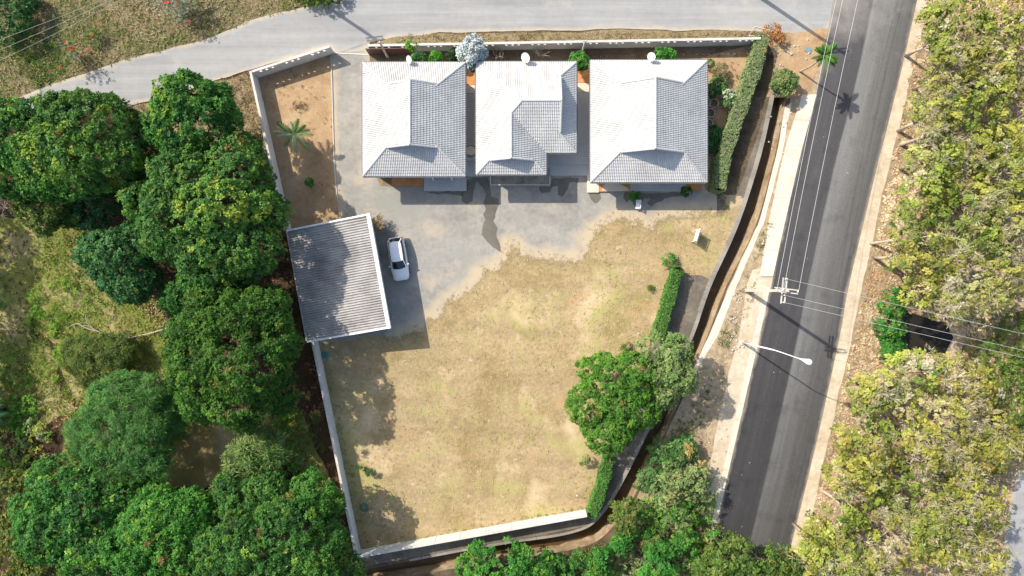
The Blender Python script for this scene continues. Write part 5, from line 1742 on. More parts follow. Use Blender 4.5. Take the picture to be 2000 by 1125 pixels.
tree('garden_shrub', 'white and green variegated shrub beside the hedge', [(1422, 192, 13, 0.9, 0.7)], ([(0.30, 0.36, 0.22), (0.12, 0.26, 0.05), (0.42, 0.46, 0.32)], [2, 1, 2]), 58, dens=7, sub=7, srad=0.17, L=0.2, Wd=0.08, trunk_r=0.03, cat='shrub', group=sg_)
tree('garden_shrub', 'dark leafy shrub above the concrete rings in the side garden', [(1400, 168, 14, 0.8, 0.7), (1388, 176, 12, 0.8, 0.7)], BLUEG, 59, dens=6, sub=7, srad=0.15, L=0.2, Wd=0.09, trunk_r=0.03, cat='shrub', group=sg_)
tree('garden_shrub', 'dark leafy shrub below the concrete rings in the side garden', [(1392, 262, 14, 0.8, 0.7), (1386, 285, 12, 0.8, 0.7)], BLUEG, 60, dens=6, sub=7, srad=0.15, L=0.2, Wd=0.09, trunk_r=0.03, cat='shrub', group=sg_)
tree('garden_shrub', 'small green plant at the top left of the side garden', [(1386, 124, 6, 0.6, 0.4)], BRIGHT, 61, dens=7, sub=9, srad=0.13, L=0.16, Wd=0.06, trunk_r=0.02, cat='shrub', group=sg_)
lg = 'small plants around the lawn'
tree('lawn_sapling', 'small grey green sapling with its own shadow near the lower hedge', [(1140, 897, 9, 0.9, 0.4)], PALEG, 62, dens=6, sub=7, srad=0.15, L=0.18, Wd=0.06, trunk_r=0.02, cat='sapling', group=lg)
tree('lawn_sapling', 'spiky green sapling just above the middle hedge', [(1306, 508, 10, 0.7, 0.4)], BRIGHT, 63, dens=6, sub=7, srad=0.15, L=0.28, Wd=0.05, trunk_r=0.02, cat='sapling', group=lg)
tree('lawn_sapling', 'thin sapling at the shadow edge on the left of the lawn', [(704, 912, 7, 0.9, 0.4), (722, 922, 6, 0.7, 0.3)], BLUEG, 64, dens=6, sub=7, srad=0.15, L=0.2, Wd=0.06, trunk_r=0.02, cat='sapling', group=lg)
tree('lawn_sapling', 'pale weedy sapling above the round bright tree', [(1222, 680, 9, 0.6, 0.4)], OLIVE, 65, dens=6, sub=6, srad=0.18, L=0.2, Wd=0.06, trunk_r=0.02, cat='sapling', group=lg)
tree('lawn_sapling', 'small round plant in the garden bed shadow below the palm', [(604, 358, 7, 0.5, 0.4)], BRIGHT, 66, dens=6, sub=7, srad=0.15, L=0.18, Wd=0.08, trunk_r=0.02, cat='sapling', group=lg)
tree('lawn_sapling', 'dry brown tuft in the garden bed above the palm', [(582, 206, 8, 0.35, 0.3)], ([(0.14, 0.09, 0.045), (0.2, 0.13, 0.07)], [1, 1]), 67, dens=6, sub=7, srad=0.15, L=0.22, Wd=0.04, trunk_r=0.02, cat='sapling', group=lg, mat='dry_leaf')
tree('lawn_sapling', 'small dark weed in the lawn below the watering spot', [(1268, 566, 6, 0.3, 0.25)], OLIVE, 68, dens=6, sub=7, srad=0.15, L=0.16, Wd=0.05, trunk_r=0.015, cat='sapling', group=lg)
tree('pot_plant', 'bushy potted plant standing left of the white bench', [(1239, 383, 8, 0.8, 0.5)], BRIGHT, 69, dens=7, sub=9, srad=0.13, L=0.18, Wd=0.07, trunk_r=0.03, cat='plant')
tree('pot_plant', 'round green plant below the right end of the right house porch', [(1340, 375, 9, 0.8, 0.5)], ([(0.045, 0.11, 0.02), (0.07, 0.15, 0.03)], [1, 1]), 70, dens=7, sub=9, srad=0.13, L=0.16, Wd=0.07, trunk_r=0.03, cat='plant')


# --- clipped hedges
def hedge(label, line, w, h, pal, seed, L=0.125):
    rng = np.random.RandomState(seed)
    pts = [P(a, b).to_2d() for a, b in line]
    pts = smooth_line(pts, 4)
    root = empty('hedge', (pts[0].x, pts[0].y, 0), label, 'hedge', 'clipped hedges along the canal side')
    ox, oy = pts[0].x, pts[0].y
    P_, N_ = [], []
    core = MB()
    for i in range(len(pts) - 1):
        a, b = pts[i], pts[i + 1]
        d = (b - a)
        Ls = d.length
        d.normalize()
        nr = Vector((-d.y, d.x))
        ww = w * (1 + 0.10 * math.sin(i * 1.3 + seed) + 0.05 * math.sin(i * 2.9))
        m = int(Ls * (ww + 2 * h) * 85)
        per = rng.uniform(0, ww + 2 * h, m)
        s = rng.uniform(0, Ls, m)
        o = np.where(per < h, -ww / 2, np.where(per < h + ww, per - h - ww / 2, ww / 2))
        z = np.where(per < h, per, np.where(per < h + ww, h, per - h - ww))
        nx = np.where(per < h, -1.0, np.where(per < h + ww, 0.0, 1.0))
        nz = np.where((per >= h) & (per < h + ww), 1.0, 0.25)
        rnd = 0.06 * snoise(np.stack([s + a.x, o + a.y, z], 1), 1.6, 2) + rng.uniform(-0.07, 0.03, m)
        # rounded shoulders
        sh = np.clip((np.abs(o) - ww * 0.3) / (ww * 0.2), 0, 1) * np.clip((z - h * 0.75) / (h * 0.25), 0, 1)
        z = z - sh * 0.12
        o = o * (1 - 0.06 * sh) + nx * rnd
        z = z + np.where(nz == 1.0, rnd, 0)
        P_.append(np.stack([a.x + d.x * s + nr.x * o, a.y + d.y * s + nr.y * o, np.maximum(z, 0.05)], 1))
        nv = np.stack([nr.x * nx, nr.y * nx, nz + 0.2], 1) + rng.normal(size=(m, 3)) * 0.25
        N_.append(nv / np.linalg.norm(nv, axis=1, keepdims=True))
        if 0 < i < len(pts) - 2:
            q = [a - nr * ww * 0.36, b - nr * ww * 0.36, b + nr * ww * 0.36, a + nr * ww * 0.36]
            core.prism([tuple(x) for x in q], 0.0, h - 0.22)
    # rounded ends
    for e_, sgn in ((0, -1), (len(pts) - 1, 1)):
        d = (pts[min(e_ + 1, len(pts) - 1)] - pts[max(e_ - 1, 0)]).normalized() * sgn
        m = int(w * h * 110)
        an = rng.uniform(-1.4, 1.4, m)
        z = rng.uniform(0, h, m)
        nr = Vector((-d.y, d.x))
        o, f_ = np.sin(an) * w / 2, np.cos(an) * 0.25
        P_.append(np.stack([pts[e_].x + d.x * f_ + nr.x * o, pts[e_].y + d.y * f_ + nr.y * o, z], 1))
        N_.append(np.stack([d.x + nr.x * o, d.y + nr.y * o, np.full(m, 0.4)], 1))
    p, nn = np.concatenate(P_), np.concatenate(N_)
    nn /= np.linalg.norm(nn, axis=1, keepdims=True)
    col = palette(rng, len(p), pal[0], pal[1], p, 0.8, 0.5)
    br_ = snoise(p, 1.1, 3) > 0.75
    col[br_] = col[br_] * np.array([1.5, 0.95, 0.9])
    me = leaves_mesh('foliage', p - np.array([ox, oy, 0]), nn, rng, 6, L, L * 0.55, (0.1, 0.9), col, 0.1)
    tag(link_mesh('foliage', me, 'leaf', root), kind='stuff')
    core.build('stems', 'bark', root)


GREY_H = ([(0.17, 0.225, 0.095), (0.225, 0.285, 0.13), (0.29, 0.345, 0.175), (0.15, 0.27, 0.065)], [3, 4, 2, 1.5])
GREEN_H = ([(0.05, 0.155, 0.025), (0.08, 0.205, 0.035), (0.115, 0.245, 0.05), (0.16, 0.24, 0.06)], [3, 4, 2, 1])
hedge('long grey green clipped hedge to the right of the right house', [(1478, 84), (1468, 130), (1448, 190), (1430, 240), (1412, 290), (1402, 330), (1396, 372)], 1.25, 1.7, GREY_H, 71)
hedge('short bright green hedge at the right of the lawn above the round tree', [(1318, 528), (1306, 570), (1292, 620), (1280, 655)], 1.0, 1.6, GREEN_H, 72)
hedge('short bright green hedge below the round tree, ending at the bottom wall', [(1186, 892), (1178, 925), (1166, 965), (1154, 996)], 0.95, 1.6, GREEN_H, 73)


# --- palms and banana
def palm(label, base, top, n_f, Lf, seed, trunk_r=0.12, name='palm_tree', cols=((0.06, 0.14, 0.03), (0.10, 0.20, 0.05), (0.20, 0.24, 0.09)), leaflet=0.42, mat_tr='pale_bark', group=None, el=(0.15, 1.1)):
    rr = random.Random(seed)
    rng = np.random.RandomState(seed)
    base, top = Vector(base), Vector(top)
    root = empty(name, tuple(base), label, 'palm', group)
    mid = base.lerp(top, 0.5) + Vector((0.1, -0.1, 0))
    MB().tube(smooth_line([base - Vector((0, 0, 0.05)), mid, top], 5), [trunk_r * (1.25 - 0.06 * i + 0.06 * (i % 2)) for i in range(11)], 9).build('trunk', mat_tr, root, smooth=True)
    for k in range(n_f):
        az = 2 * math.pi * k / n_f * 1.0 + rr.uniform(-0.45, 0.45)
        e0 = rr.uniform(*el)
        Lk = Lf * rr.uniform(0.6, 1.15)
        hd = Vector((math.cos(az), math.sin(az), 0))
        pts = []
        for i in range(9):
            t = i / 8
            ang = e0 - t * (0.9 + 0.5 * e0)
            if i == 0:
                pts.append(top.copy())
            else:
                pts.append(pts[-1] + (hd * math.cos(ang) + Vector((0, 0, math.sin(ang)))) * (Lk / 8))
        v, f, c = [], [], []
        cb = Vector(rr.choice(cols))
        sid = Vector((-hd.y, hd.x, 0))
        # midrib
        mb = MB().tube(pts, [0.03 * (1 - 0.1 * i) + 0.004 for i in range(9)], 4)
        fs_ = [tuple(q) for q in mb.f]
        v += [tuple(q) for q in mb.v]
        f += fs_
        c += [tuple(cb * 1.2)] * len(mb.v)
        nl = 26
        for q in range(nl):
            t = 0.12 + 0.88 * q / nl
            x = t * 8
            i0 = min(int(x), 7)
            pp = pts[i0].lerp(pts[i0 + 1], x - i0)
            dd = (pts[i0 + 1] - pts[i0]).normalized()
            ll = leaflet * (math.sin(math.pi * (0.15 + 0.8 * t)) ** 0.7) * rr.uniform(0.85, 1.1)
            for sg in (-1, 1):
                ld = (sid * sg * 0.85 + dd * 0.55 + Vector((0, 0, -0.25 + rr.uniform(-0.15, 0.15)))).normalized()
                wv = dd * 0.03
                b = len(v)
                v += [tuple(pp - wv), tuple(pp + wv), tuple(pp + ld * ll * 0.6 + wv * 0.9), tuple(pp + ld * ll + Vector((0, 0, -0.06)))]
                f += [(b, b + 1, b + 2, b + 3)]
                cl = cb * rr.uniform(0.8, 1.2)
                c += [tuple(cl)] * 4
        me = bpy.data.meshes.new('frond')
        me.from_pydata([tuple(Vector(q) - base) for q in v], [], f)
        a = me.color_attributes.new('Col', 'FLOAT_COLOR', 'POINT')
        a.data.foreach_set('color', np.array([(x[0], x[1], x[2], 1) for x in c], dtype=np.float32).ravel())
        me.update()
        link_mesh('frond', me, 'leaf', root)
    return root


b_ = P(592, 276)
palm('young coconut palm in the garden bed with its shadow on the driveway', b_, (b_.x - 0.05, b_.y + 0.05, 2.6), 14, 2.2, 81, 0.16, cols=((0.07, 0.15, 0.04), (0.14, 0.22, 0.09), (0.30, 0.32, 0.19)), el=(0.25, 1.35))
b_ = P(1562, 140)
palm('slender leaning palm at the road corner with a dark shadow on the asphalt', b_, (b_.x + 0.15, b_.y - 0.1, 5.0), 17, 1.45, 82, 0.08, cols=((0.07, 0.18, 0.03), (0.10, 0.24, 0.04), (0.06, 0.14, 0.03)), el=(0.5, 1.4), leaflet=0.34)
FROND = ([(0.06, 0.13, 0.03), (0.11, 0.20, 0.05), (0.18, 0.27, 0.08), (0.26, 0.31, 0.12)], [2, 3, 3, 1])
tree('frond_clump', 'feathery clump of arching fronds at the pond edge nearest the wall', [(508, 872, 30, 3.8, 1.4), (470, 895, 24, 3.2, 1.2), (535, 880, 22, 3.4, 1.2), (500, 905, 24, 3.2, 1.2)], FROND, 84, k=9, L=0.62, Wd=0.07, dens=7, sub=2.0, e=(0.0, 0.9), droop=0.35, knobs=3, group=og, cat='palm')
tree('frond_clump', 'feathery clump of arching fronds below the pond beside the bright tree', [(462, 948, 30, 3.4, 1.3), (440, 975, 24, 3.0, 1.2), (490, 965, 24, 3.0, 1.2)], FROND, 85, k=9, L=0.62, Wd=0.07, dens=7, sub=2.0, e=(0.0, 0.9), droop=0.35, knobs=3, group=og, cat='palm')
tree('frond_clump', 'pale fronds poking out below the big rounded tree', [(345, 768, 18, 1.8, 0.8), (362, 785, 14, 1.6, 0.7)], FROND, 86, k=9, L=0.5, Wd=0.06, dens=7, sub=2.0, e=(0.0, 0.9), droop=0.3, group=og, cat='palm')

q = P(10, 800, 0)
ban = empty('banana_plant', tuple(q), 'banana plant with broad split leaves at the left edge', 'banana plant')
rr = random.Random(9)
MB().tube([q - Vector((0, 0, 0.05)), q + Vector((0.05, 0, 1.6)), q + Vector((0.05, 0, 2.1))], [0.14, 0.10, 0.06], 9).build('stem', 'bark', ban, smooth=True)
for k in range(9):
    az = k * 2 * math.pi / 9 + rr.uniform(-0.2, 0.2)
    hd = Vector((math.cos(az), math.sin(az), 0))
    sid = Vector((-hd.y, hd.x, 0))
    top = q + Vector((0.05, 0, 2.05))
    v, f = [], []
    pp = top.copy()
    e0 = rr.uniform(0.3, 1.0)
    for i in range(9):
        t = i / 8
        if i:
            pp = pp + (hd * math.cos(e0 - 1.3 * t) + Vector((0, 0, math.sin(e0 - 1.3 * t)))) * 0.24
        w = 0.30 * math.sin(math.pi * min(1, 0.08 + t * 0.95)) ** 0.6
        v += [pp - sid * w + Vector((0, 0, -0.05)), pp + Vector((0, 0, 0.04)), pp + sid * w + Vector((0, 0, -0.05))]
    for i in range(8):
        f += [(i * 3, i * 3 + 1, i * 3 + 4, i * 3 + 3), (i * 3 + 1, i * 3 + 2, i * 3 + 5, i * 3 + 4)]
    me = bpy.data.meshes.new('leaf_blade')
    me.from_pydata([tuple(x - q) for x in v], [], f)
    a = me.color_attributes.new('Col', 'FLOAT_COLOR', 'POINT')
    a.data.foreach_set('color', np.array([(0.06, 0.15, 0.06, 1)] * len(v), dtype=np.float32).ravel())
    me.update()
    link_mesh('leaf_blade', me, 'leaf', ban)


# --- bare / twiggy plants
def twigs(name, label, base, h, n_b, seed, mat='twig', cat='bush', spread=0.8, r=0.025, leaf=None, sub=4, group=None):
    rr = random.Random(seed)
    rng = np.random.RandomState(seed)
    base = Vector(base)
    root = empty(name, tuple(base), label, cat, group)
    tips = []
    for k in range(n_b):
        az = rr.uniform(0, 6.28)
        d = Vector((math.cos(az) * spread, math.sin(az) * spread, 1)).normalized()
        p1 = base + d * h * 0.5 + Vector((rr.uniform(-.1, .1), rr.uniform(-.1, .1), 0))
        p2 = base + d * h * rr.uniform(0.8, 1.1) + Vector((rr.uniform(-.2, .2), rr.uniform(-.2, .2), 0))
        mb = MB().tube([base - Vector((0, 0, 0.04)), p1, p2], [r, r * 0.7, r * 0.3], 5)
        for s in range(sub):
            q0 = p1.lerp(p2, rr.uniform(0, 0.8))
            az2 = rr.uniform(0, 6.28)
            q1 = q0 + Vector((math.cos(az2), math.sin(az2), rr.uniform(0.1, 0.8))) * h * 0.3
            mb.tube([q0, q1], [r * 0.5, r * 0.2], 4)
            tips.append(q1)
        tips.append(p2)
        mb.build('branch', mat, root)
    if leaf:
        p = np.array([tuple(t - base) for t in tips for _ in range(leaf[1])]) + rng.normal(size=(len(tips) * leaf[1], 3)) * leaf[2]
        p[:, 2] = np.maximum(p[:, 2], 0.1)
        nn = rng.normal(size=p.shape) * 0.5 + np.array([0, 0, 1.0])
        nn /= np.linalg.norm(nn, axis=1, keepdims=True)
        col = palette(rng, len(p), leaf[0][0], leaf[0][1])
        me = leaves_mesh('foliage', p, nn, rng, 6, leaf[3], leaf[3] * 0.45, (0, 0.8), col)
        tag(link_mesh('foliage', me, 'leaf', root), kind='stuff')
    return root


twigs('bare_shrub', 'leafless twiggy shrub behind the middle house, right of the silver tree', P(965, 108), 1.5, 9, 91, 'twig', 'shrub')
twigs('bare_shrub', 'leafless twiggy shrub behind the middle house, right of the middle dish', P(1052, 110), 1.4, 8, 92, 'twig', 'shrub')
GREYL = ([(0.22, 0.25, 0.17), (0.16, 0.2, 0.12), (0.3, 0.32, 0.24)], [2, 2, 1])
fl_ = 'roadside shrubs in the top left field'
RED = (0.55, 0.03, 0.03)


def flowers(root, n_, rad, h, seed, size=0.16):
    rng = np.random.RandomState(seed)
    p = rng.normal(size=(n_, 3)) * np.array([rad, rad, 0.15]) + np.array([0, 0, h])
    nn = np.tile(np.array([[0, 0, 1.0]]), (n_, 1)) + rng.normal(size=(n_, 3)) * 0.2
    nn /= np.linalg.norm(nn, axis=1, keepdims=True)
    for i in range(n_):
        me = leaves_mesh('blossom', p[i:i + 1], nn[i:i + 1], rng, 8, size, size * 0.6, (0.1, 0.7), np.array([[0.6, 0.035, 0.04]]))
        link_mesh('blossom', me, 'leaf', root)


r_ = twigs('flowering_shrub', 'grey green shrub with red blossoms above the bend of the side road', P(362, 24), 2.6, 12, 93, 'twig', 'shrub', 0.55, 0.04, (GREYL, 7, 0.22, 0.16), group=fl_)
flowers(r_, 6, 0.8, 2.3, 94)
r_ = twigs('flowering_shrub', 'thin leafy shrub with orange red blossoms near the left of the field', P(158, 108), 2.6, 9, 95, 'twig', 'shrub', 0.6, 0.04, (OLIVE, 3, 0.22, 0.16), group=fl_)
flowers(r_, 7, 0.9, 1.7, 96)
r_ = twigs('flowering_shrub', 'low straggling shrub with red blossoms between the field shrubs', P(196, 84), 1.2, 7, 97, 'twig', 'shrub', 1.2, 0.03, (OLIVE, 5, 0.22, 0.14), group=fl_)
flowers(r_, 5, 0.9, 0.9, 98)
tree('field_bush', 'dark green bush at the top left corner of the field', [(15, 40, 36, 1.6, 1.2), (35, 10, 30, 1.4, 1.1), (10, 0, 30, 1.4, 1.1)], BLUEG, 99, dens=6, L=0.24, cat='bush')
tree('field_bush', 'low dusty bush above the middle of the side road bend', [(640, -12, 22, 0.9, 0.7), (600, -14, 22, 0.8, 0.7)], OLIVE, 101, dens=6, L=0.2, cat='bush')
r_ = twigs('dry_shrub', 'withered orange brown plant at the end of the back wall', P(1503, 72), 1.3, 9, 102, 'wood', 'shrub', 0.9, 0.03, (([(0.42, 0.17, 0.05), (0.34, 0.2, 0.09)], [1, 1]), 2, 0.12, 0.22))
r_ = twigs('dry_shrub', 'dried plant beside the upper corner of the carport', P(737, 440), 1.3, 8, 103, 'twig', 'shrub', 0.5, 0.02, (([(0.32, 0.24, 0.13), (0.4, 0.31, 0.18)], [1, 1]), 4, 0.14, 0.16))
r_ = twigs('bare_shrub', 'tangle of bare grey twigs at the left edge below the dark trees', P(8, 405), 1.6, 12, 104, 'twig', 'shrub', 1.2, 0.02)


# fallen branches in the orchard clearing
def fallen(label, pts, r0, seed, z=0.12, subs=3):
    rr = random.Random(seed)
    w = [P(a, b, z) for a, b in pts]
    for i in range(len(w)):
        w[i].z = z + 0.25 * math.sin(i * 1.3) ** 2
    sm = smooth_line(w, 4)
    mb = MB().tube(sm, [r0 * (1 - 0.8 * i / len(sm)) for i in range(len(sm))], 6)
    root = empty('fallen_branch', tuple(w[0].to_2d()) + (0,), label, 'branch', 'fallen branches in the orchard clearing')
    mb.build('stem', 'twig', root, smooth=True)
    for k in range(subs):
        q = sm[int(len(sm) * (0.35 + 0.2 * k))]
        az = rr.uniform(0, 6.28)
        e = q + Vector((math.cos(az), math.sin(az), 0.15)) * rr.uniform(0.5, 1.1)
        MB().tube([q, q.lerp(e, 0.5) + Vector((0, 0, 0.1)), e], [r0 * 0.45, r0 * 0.35, r0 * 0.15], 5).build('side_branch', 'twig', root)


fallen('long grey fallen branch lying across the clearing, its end bare', [(330, 640), (290, 652), (240, 660), (200, 650), (172, 630), (170, 596)], 0.07, 1)
fallen('forked pale fallen branch left of the clearing', [(205, 652), (170, 640), (150, 632), (130, 642)], 0.05, 2)
fallen('curved fallen branch hanging beside the big rounded tree', [(395, 582), (350, 592), (330, 600), (325, 625), (337, 646)], 0.06, 3, 0.5, 2)
fallen('bare forked branch over the bluish green tree', [(300, 520), (285, 540), (262, 550), (250, 562)], 0.06, 4, 3.6, 3)
fallen('short pale fallen branch above the long one in the clearing', [(222, 596), (222, 620), (224, 632)], 0.035, 5, 0.1, 0)
fallen('curved grey fallen branch below the long one at the feathery bush', [(236, 664), (228, 685), (232, 700), (240, 712)], 0.05, 6, 0.6, 1)

# leaning pale trunks at the scrub edge
for i, (a, b, t, zt, r, lab) in enumerate([((1757, 283), None, (1850, 262), 5.0, 0.16, 'thick pale leaning trunk pointing away from the road at the upper scrub edge'),
                                           ((1700, 476), None, (1790, 470), 4.6, 0.12, 'pale leaning trunk at the scrub edge level with the lawn'),
                                           ((1604, 958), None, (1640, 985), 2.6, 0.16, 'short pale broken trunk at the lower scrub edge beside the road sand'),
                                           ((1570, 1050), None, (1640, 1100), 3.6, 0.10, 'thin pale trunk at the bottom of the scrub beside the road'),
                                           ((1700, 1000), None, (1760, 1060), 4.4, 0.10, 'bare forked trunk showing through the lower scrub')]):
    q0, q1 = P(*a), P(*t, zt)
    root = empty('leaning_trunk', tuple(q0), lab, 'trunk', 'pale trunks in the scrub')
    m_ = q0.lerp(q1, 0.5) + Vector((0, 0.15, 0.3))
    MB().tube(smooth_line([q0 - Vector((0, 0, 0.1)), m_, q1], 4), [r * 1.2, r * 1.15, r * 1.05, r, r * 0.9, r * 0.82, r * 0.75, r * 0.65, r * 0.5], 9).build('stem', 'pale_bark', root, smooth=True)
    rr = random.Random(i)
    for k in range(3):
        s0 = q0.lerp(q1, 0.6 + 0.12 * k)
        e = s0 + Vector((rr.uniform(0.2, 1.2), rr.uniform(-0.9, 0.9), rr.uniform(0.3, 1.0)))
        MB().tube([s0, s0.lerp(e, 0.5) + Vector((0, 0.1, 0)), e], [r * 0.5, r * 0.38, r * 0.15], 6).build('limb', 'pale_bark', root)


# ================================================================== GROUND COVER (uncountable)
def scatter(name, label, polys, dens, pal, seed, k=5, L=0.16, Wd=0.03, e=(0.3, 1.2), cat='grass', mat='dry_leaf', clump=None, avoid=None, droop=0.2, nscale=0.35, edge_of=None, mix=0.7):
    rng = np.random.RandomState(seed)
    out = []
    for poly in polys:
        w = np.array([tuple(P(a, b).to_2d()) for a, b in poly])
        lo, hi = w.min(0), w.max(0)
        m = int((hi - lo).prod() * dens)
        p = rng.uniform(lo, hi, (m, 2))
        p = p[in_poly(p, w)]
        if clump is not None:
            p = p[snoise(p, clump[0], 3) > clump[1] + rng.normal(size=len(p)) * 0.15]
        out.append(p)
    p = np.concatenate(out)
    for av in (avoid or []):
        w = [tuple(P(a, b).to_2d()) for a, b in av]
        p = p[~in_poly(p, w)]
    p = np.concatenate([p, np.full((len(p), 1), 0.035)], 1)
    nn = np.tile(np.array([[0, 0, 1.0]]), (len(p), 1)) + rng.normal(size=p.shape) * 0.15
    nn /= np.linalg.norm(nn, axis=1, keepdims=True)
    col = palette(rng, len(p), pal[0], pal[1], p, nscale, mix)
    me = leaves_mesh(name, p, nn, rng, k, L, Wd, e, col, droop, 0.5)
    o_ = link_mesh(name, me, mat)
    return tag(o_, label, cat, kind='stuff')


def thicket(name, label, poly, pal, seed, hmax=1.2, dens=3.0, k=6, L=0.20, Wd=0.10, thr=-0.2, heads=7, srad=0.32, cat='undergrowth'):
    rng = np.random.RandomState(seed)
    w = np.array([tuple(P(a, b).to_2d()) for a, b in poly])
    lo, hi = w.min(0), w.max(0)
    m = int((hi - lo).prod() * dens)
    c = rng.uniform(lo, hi, (m, 2))
    c = c[in_poly(c, w)]
    s = snoise(c + seed, 0.55, 3)
    kp = s > thr + rng.normal(size=len(c)) * 0.12
    c, s = c[kp], s[kp]
    z = np.clip((s - thr) * hmax * 0.8 + rng.uniform(0.05, 0.35, len(c)), 0.08, hmax * 1.5)
    c = np.concatenate([c, z[:, None]], 1)
    m = len(c)
    sd = rng.normal(size=(m, heads, 3))
    sd /= np.linalg.norm(sd, axis=2, keepdims=True)
    sd[:, :, 2] = np.abs(sd[:, :, 2])
    p = c[:, None] + sd * srad * rng.uniform(0.5, 1.3, (m, 1, 1))
    nn = sd * 0.7 + np.array([0, 0, 0.6])
    nn /= np.linalg.norm(nn, axis=2, keepdims=True)
    hcol = palette(rng, m, pal[0], pal[1], c, 0.45, 0.75)
    col = np.repeat(hcol, heads, axis=0) * rng.uniform(0.8, 1.2, (m * heads, 1))
    me = leaves_mesh(name, p.reshape(-1, 3), nn.reshape(-1, 3), rng, k, L, Wd, (0.0, 0.9), np.clip(col, 0, 1), 0.2)
    return tag(link_mesh(name, me, 'leaf'), label, cat, kind='stuff')


MIXG = ([(0.0528, 0.1794, 0.0231), (0.0924, 0.2622, 0.0289), (0.1452, 0.3036, 0.0462), (0.198, 0.276, 0.104), (0.3168, 0.345, 0.0693), (0.2508, 0.2898, 0.1502), (0.396, 0.3036, 0.1155)], [2, 3, 3, 2, 1.5, 1.5, 0.8])
thicket('canal_thicket', 'loose mixed green thicket between the canal bend and the asphalt', [(1290, 870), (1340, 860), (1370, 900), (1392, 990), (1380, 1070), (1400, 1135), (1180, 1135), (1200, 1060), (1240, 990), (1270, 930)], MIXG, 601, 2.0, 4.0, thr=-0.45)
thicket('bottom_thicket', 'loose mixed thicket along the bottom edge from the canal bend leftwards', [(905, 1120), (960, 1104), (1060, 1092), (1180, 1066), (1200, 1135), (890, 1135)], MIXG, 602, 1.5, 3.6, thr=-0.4)
thicket('roadside_thicket', 'mixed yellow green thicket over the end of the asphalt', [(1385, 1075), (1450, 1085), (1540, 1100), (1560, 1135), (1380, 1135)], MIXG, 603, 1.8, 3.6, thr=-0.4)
thicket('pond_thicket', 'green undergrowth around the pond and lower orchard', [(330, 815), (350, 780), (420, 790), (400, 830), (350, 850), (330, 905), (300, 905), (300, 830)], MIXG, 604, 0.7, 3.0)
thicket('wall_thicket', 'green undergrowth between the pond and the lower left wall', [(535, 800), (560, 790), (580, 860), (610, 930), (560, 960), (500, 930), (470, 900), (510, 870)], MIXG, 605, 0.9, 3.0)
thicket('glade_thicket', 'low green growth at the left edge around the banana plant', [(-20, 700), (60, 740), (80, 800), (120, 880), (60, 940), (-20, 960)], MIXG, 606, 0.7, 2.6)
thicket('clearing_thicket', 'bright green weeds in the orchard clearing', [(60, 560), (130, 530), (170, 560), (180, 610), (120, 640), (140, 740), (100, 740), (60, 640)], ([(0.13, 0.28, 0.025), (0.20, 0.33, 0.04), (0.28, 0.34, 0.07)], [2, 3, 2]), 607, 0.25, 4.0, L=0.22, Wd=0.06, thr=0.0)
thicket('ditch_thicket', 'green growth along the strip between the road litter and the dark ditch', [(1722, 570), (1752, 560), (1760, 640), (1752, 710), (1715, 715), (1722, 640)], MIXG, 608, 0.9, 3.4)

STRAW = ([(0.36, 0.255, 0.1104), (0.46, 0.3417, 0.1564), (0.53, 0.4182, 0.2024), (0.38, 0.3366, 0.1196), (0.29, 0.2856, 0.0828)], [2, 4, 3, 1.6, 1.0])
scatter('lawn_grass', 'dry straw coloured lawn grass inside the yard', [lawn_px], 7.0, STRAW, 201, k=5, L=0.15, Wd=0.035, e=(0.05, 0.7), clump=(0.45, -0.35))
FIELD = ([(0.125, 0.1625, 0.042), (0.2, 0.2125, 0.072), (0.3125, 0.2562, 0.132), (0.375, 0.3125, 0.192), (0.1125, 0.2, 0.036)], [2, 3, 4, 3, 1.5])
field_px = [(-20, -20), (690, -20), (640, 2), (500, 34), (400, 74), (250, 113), (100, 163), (0, 200), (-20, 205)]
scatter('field_weeds', 'rough dry weeds and grass in the top left field', [field_px], 14, FIELD, 202, k=6, L=0.34, Wd=0.06, e=(0.1, 1.0))
scatter('verge_weeds', 'dry grass along the side road verges', [[(245, 208), (330, 190), (480, 141), (490, 150), (520, 270), (470, 320), (420, 250), (300, 255)], [(760, 79), (800, 69), (1000, 65), (1490, 62), (1500, 72), (720, 90)]], 16,
        ([(0.20, 0.155, 0.08), (0.30, 0.23, 0.13), (0.36, 0.29, 0.17)], [2, 3, 2]), 203, k=5, L=0.24, Wd=0.045)
OGR = ([(0.0936, 0.1625, 0.0242), (0.156, 0.2438, 0.0363), (0.2496, 0.2925, 0.0605), (0.4368, 0.3737, 0.1331)], [2, 3, 3, 2])
scatter('orchard_weeds', 'green weeds and grass on the orchard floor', [[(-20, 420), (200, 440), (330, 620), (350, 760), (200, 800), (140, 930), (-20, 960)], [(520, 790), (600, 800), (680, 1040), (560, 960)]], 13, OGR, 204, k=6, L=0.30, Wd=0.055, clump=(0.3, -0.3))
LIT = ([(0.375, 0.256, 0.143), (0.5, 0.3712, 0.221), (0.625, 0.4864, 0.312), (0.3, 0.192, 0.104)], [3, 4, 2, 2])
scatter('scrub_litter', 'fallen dry leaves on the ground east of the road', [[(1805, -10), (2010, -10), (2010, 1135), (1560, 1135), (1612, 900), (1672, 640), (1740, 340)]], 13, LIT, 205, k=4, L=0.26, Wd=0.16, e=(-0.05, 0.35), cat='leaf litter', avoid=[[(1968, 1010), (1985, 920), (2040, 920), (2100, 1250), (1920, 1250)], [(1762, 606), (1850, 630), (1862, 660), (1846, 695), (1770, 690), (1750, 650)]])
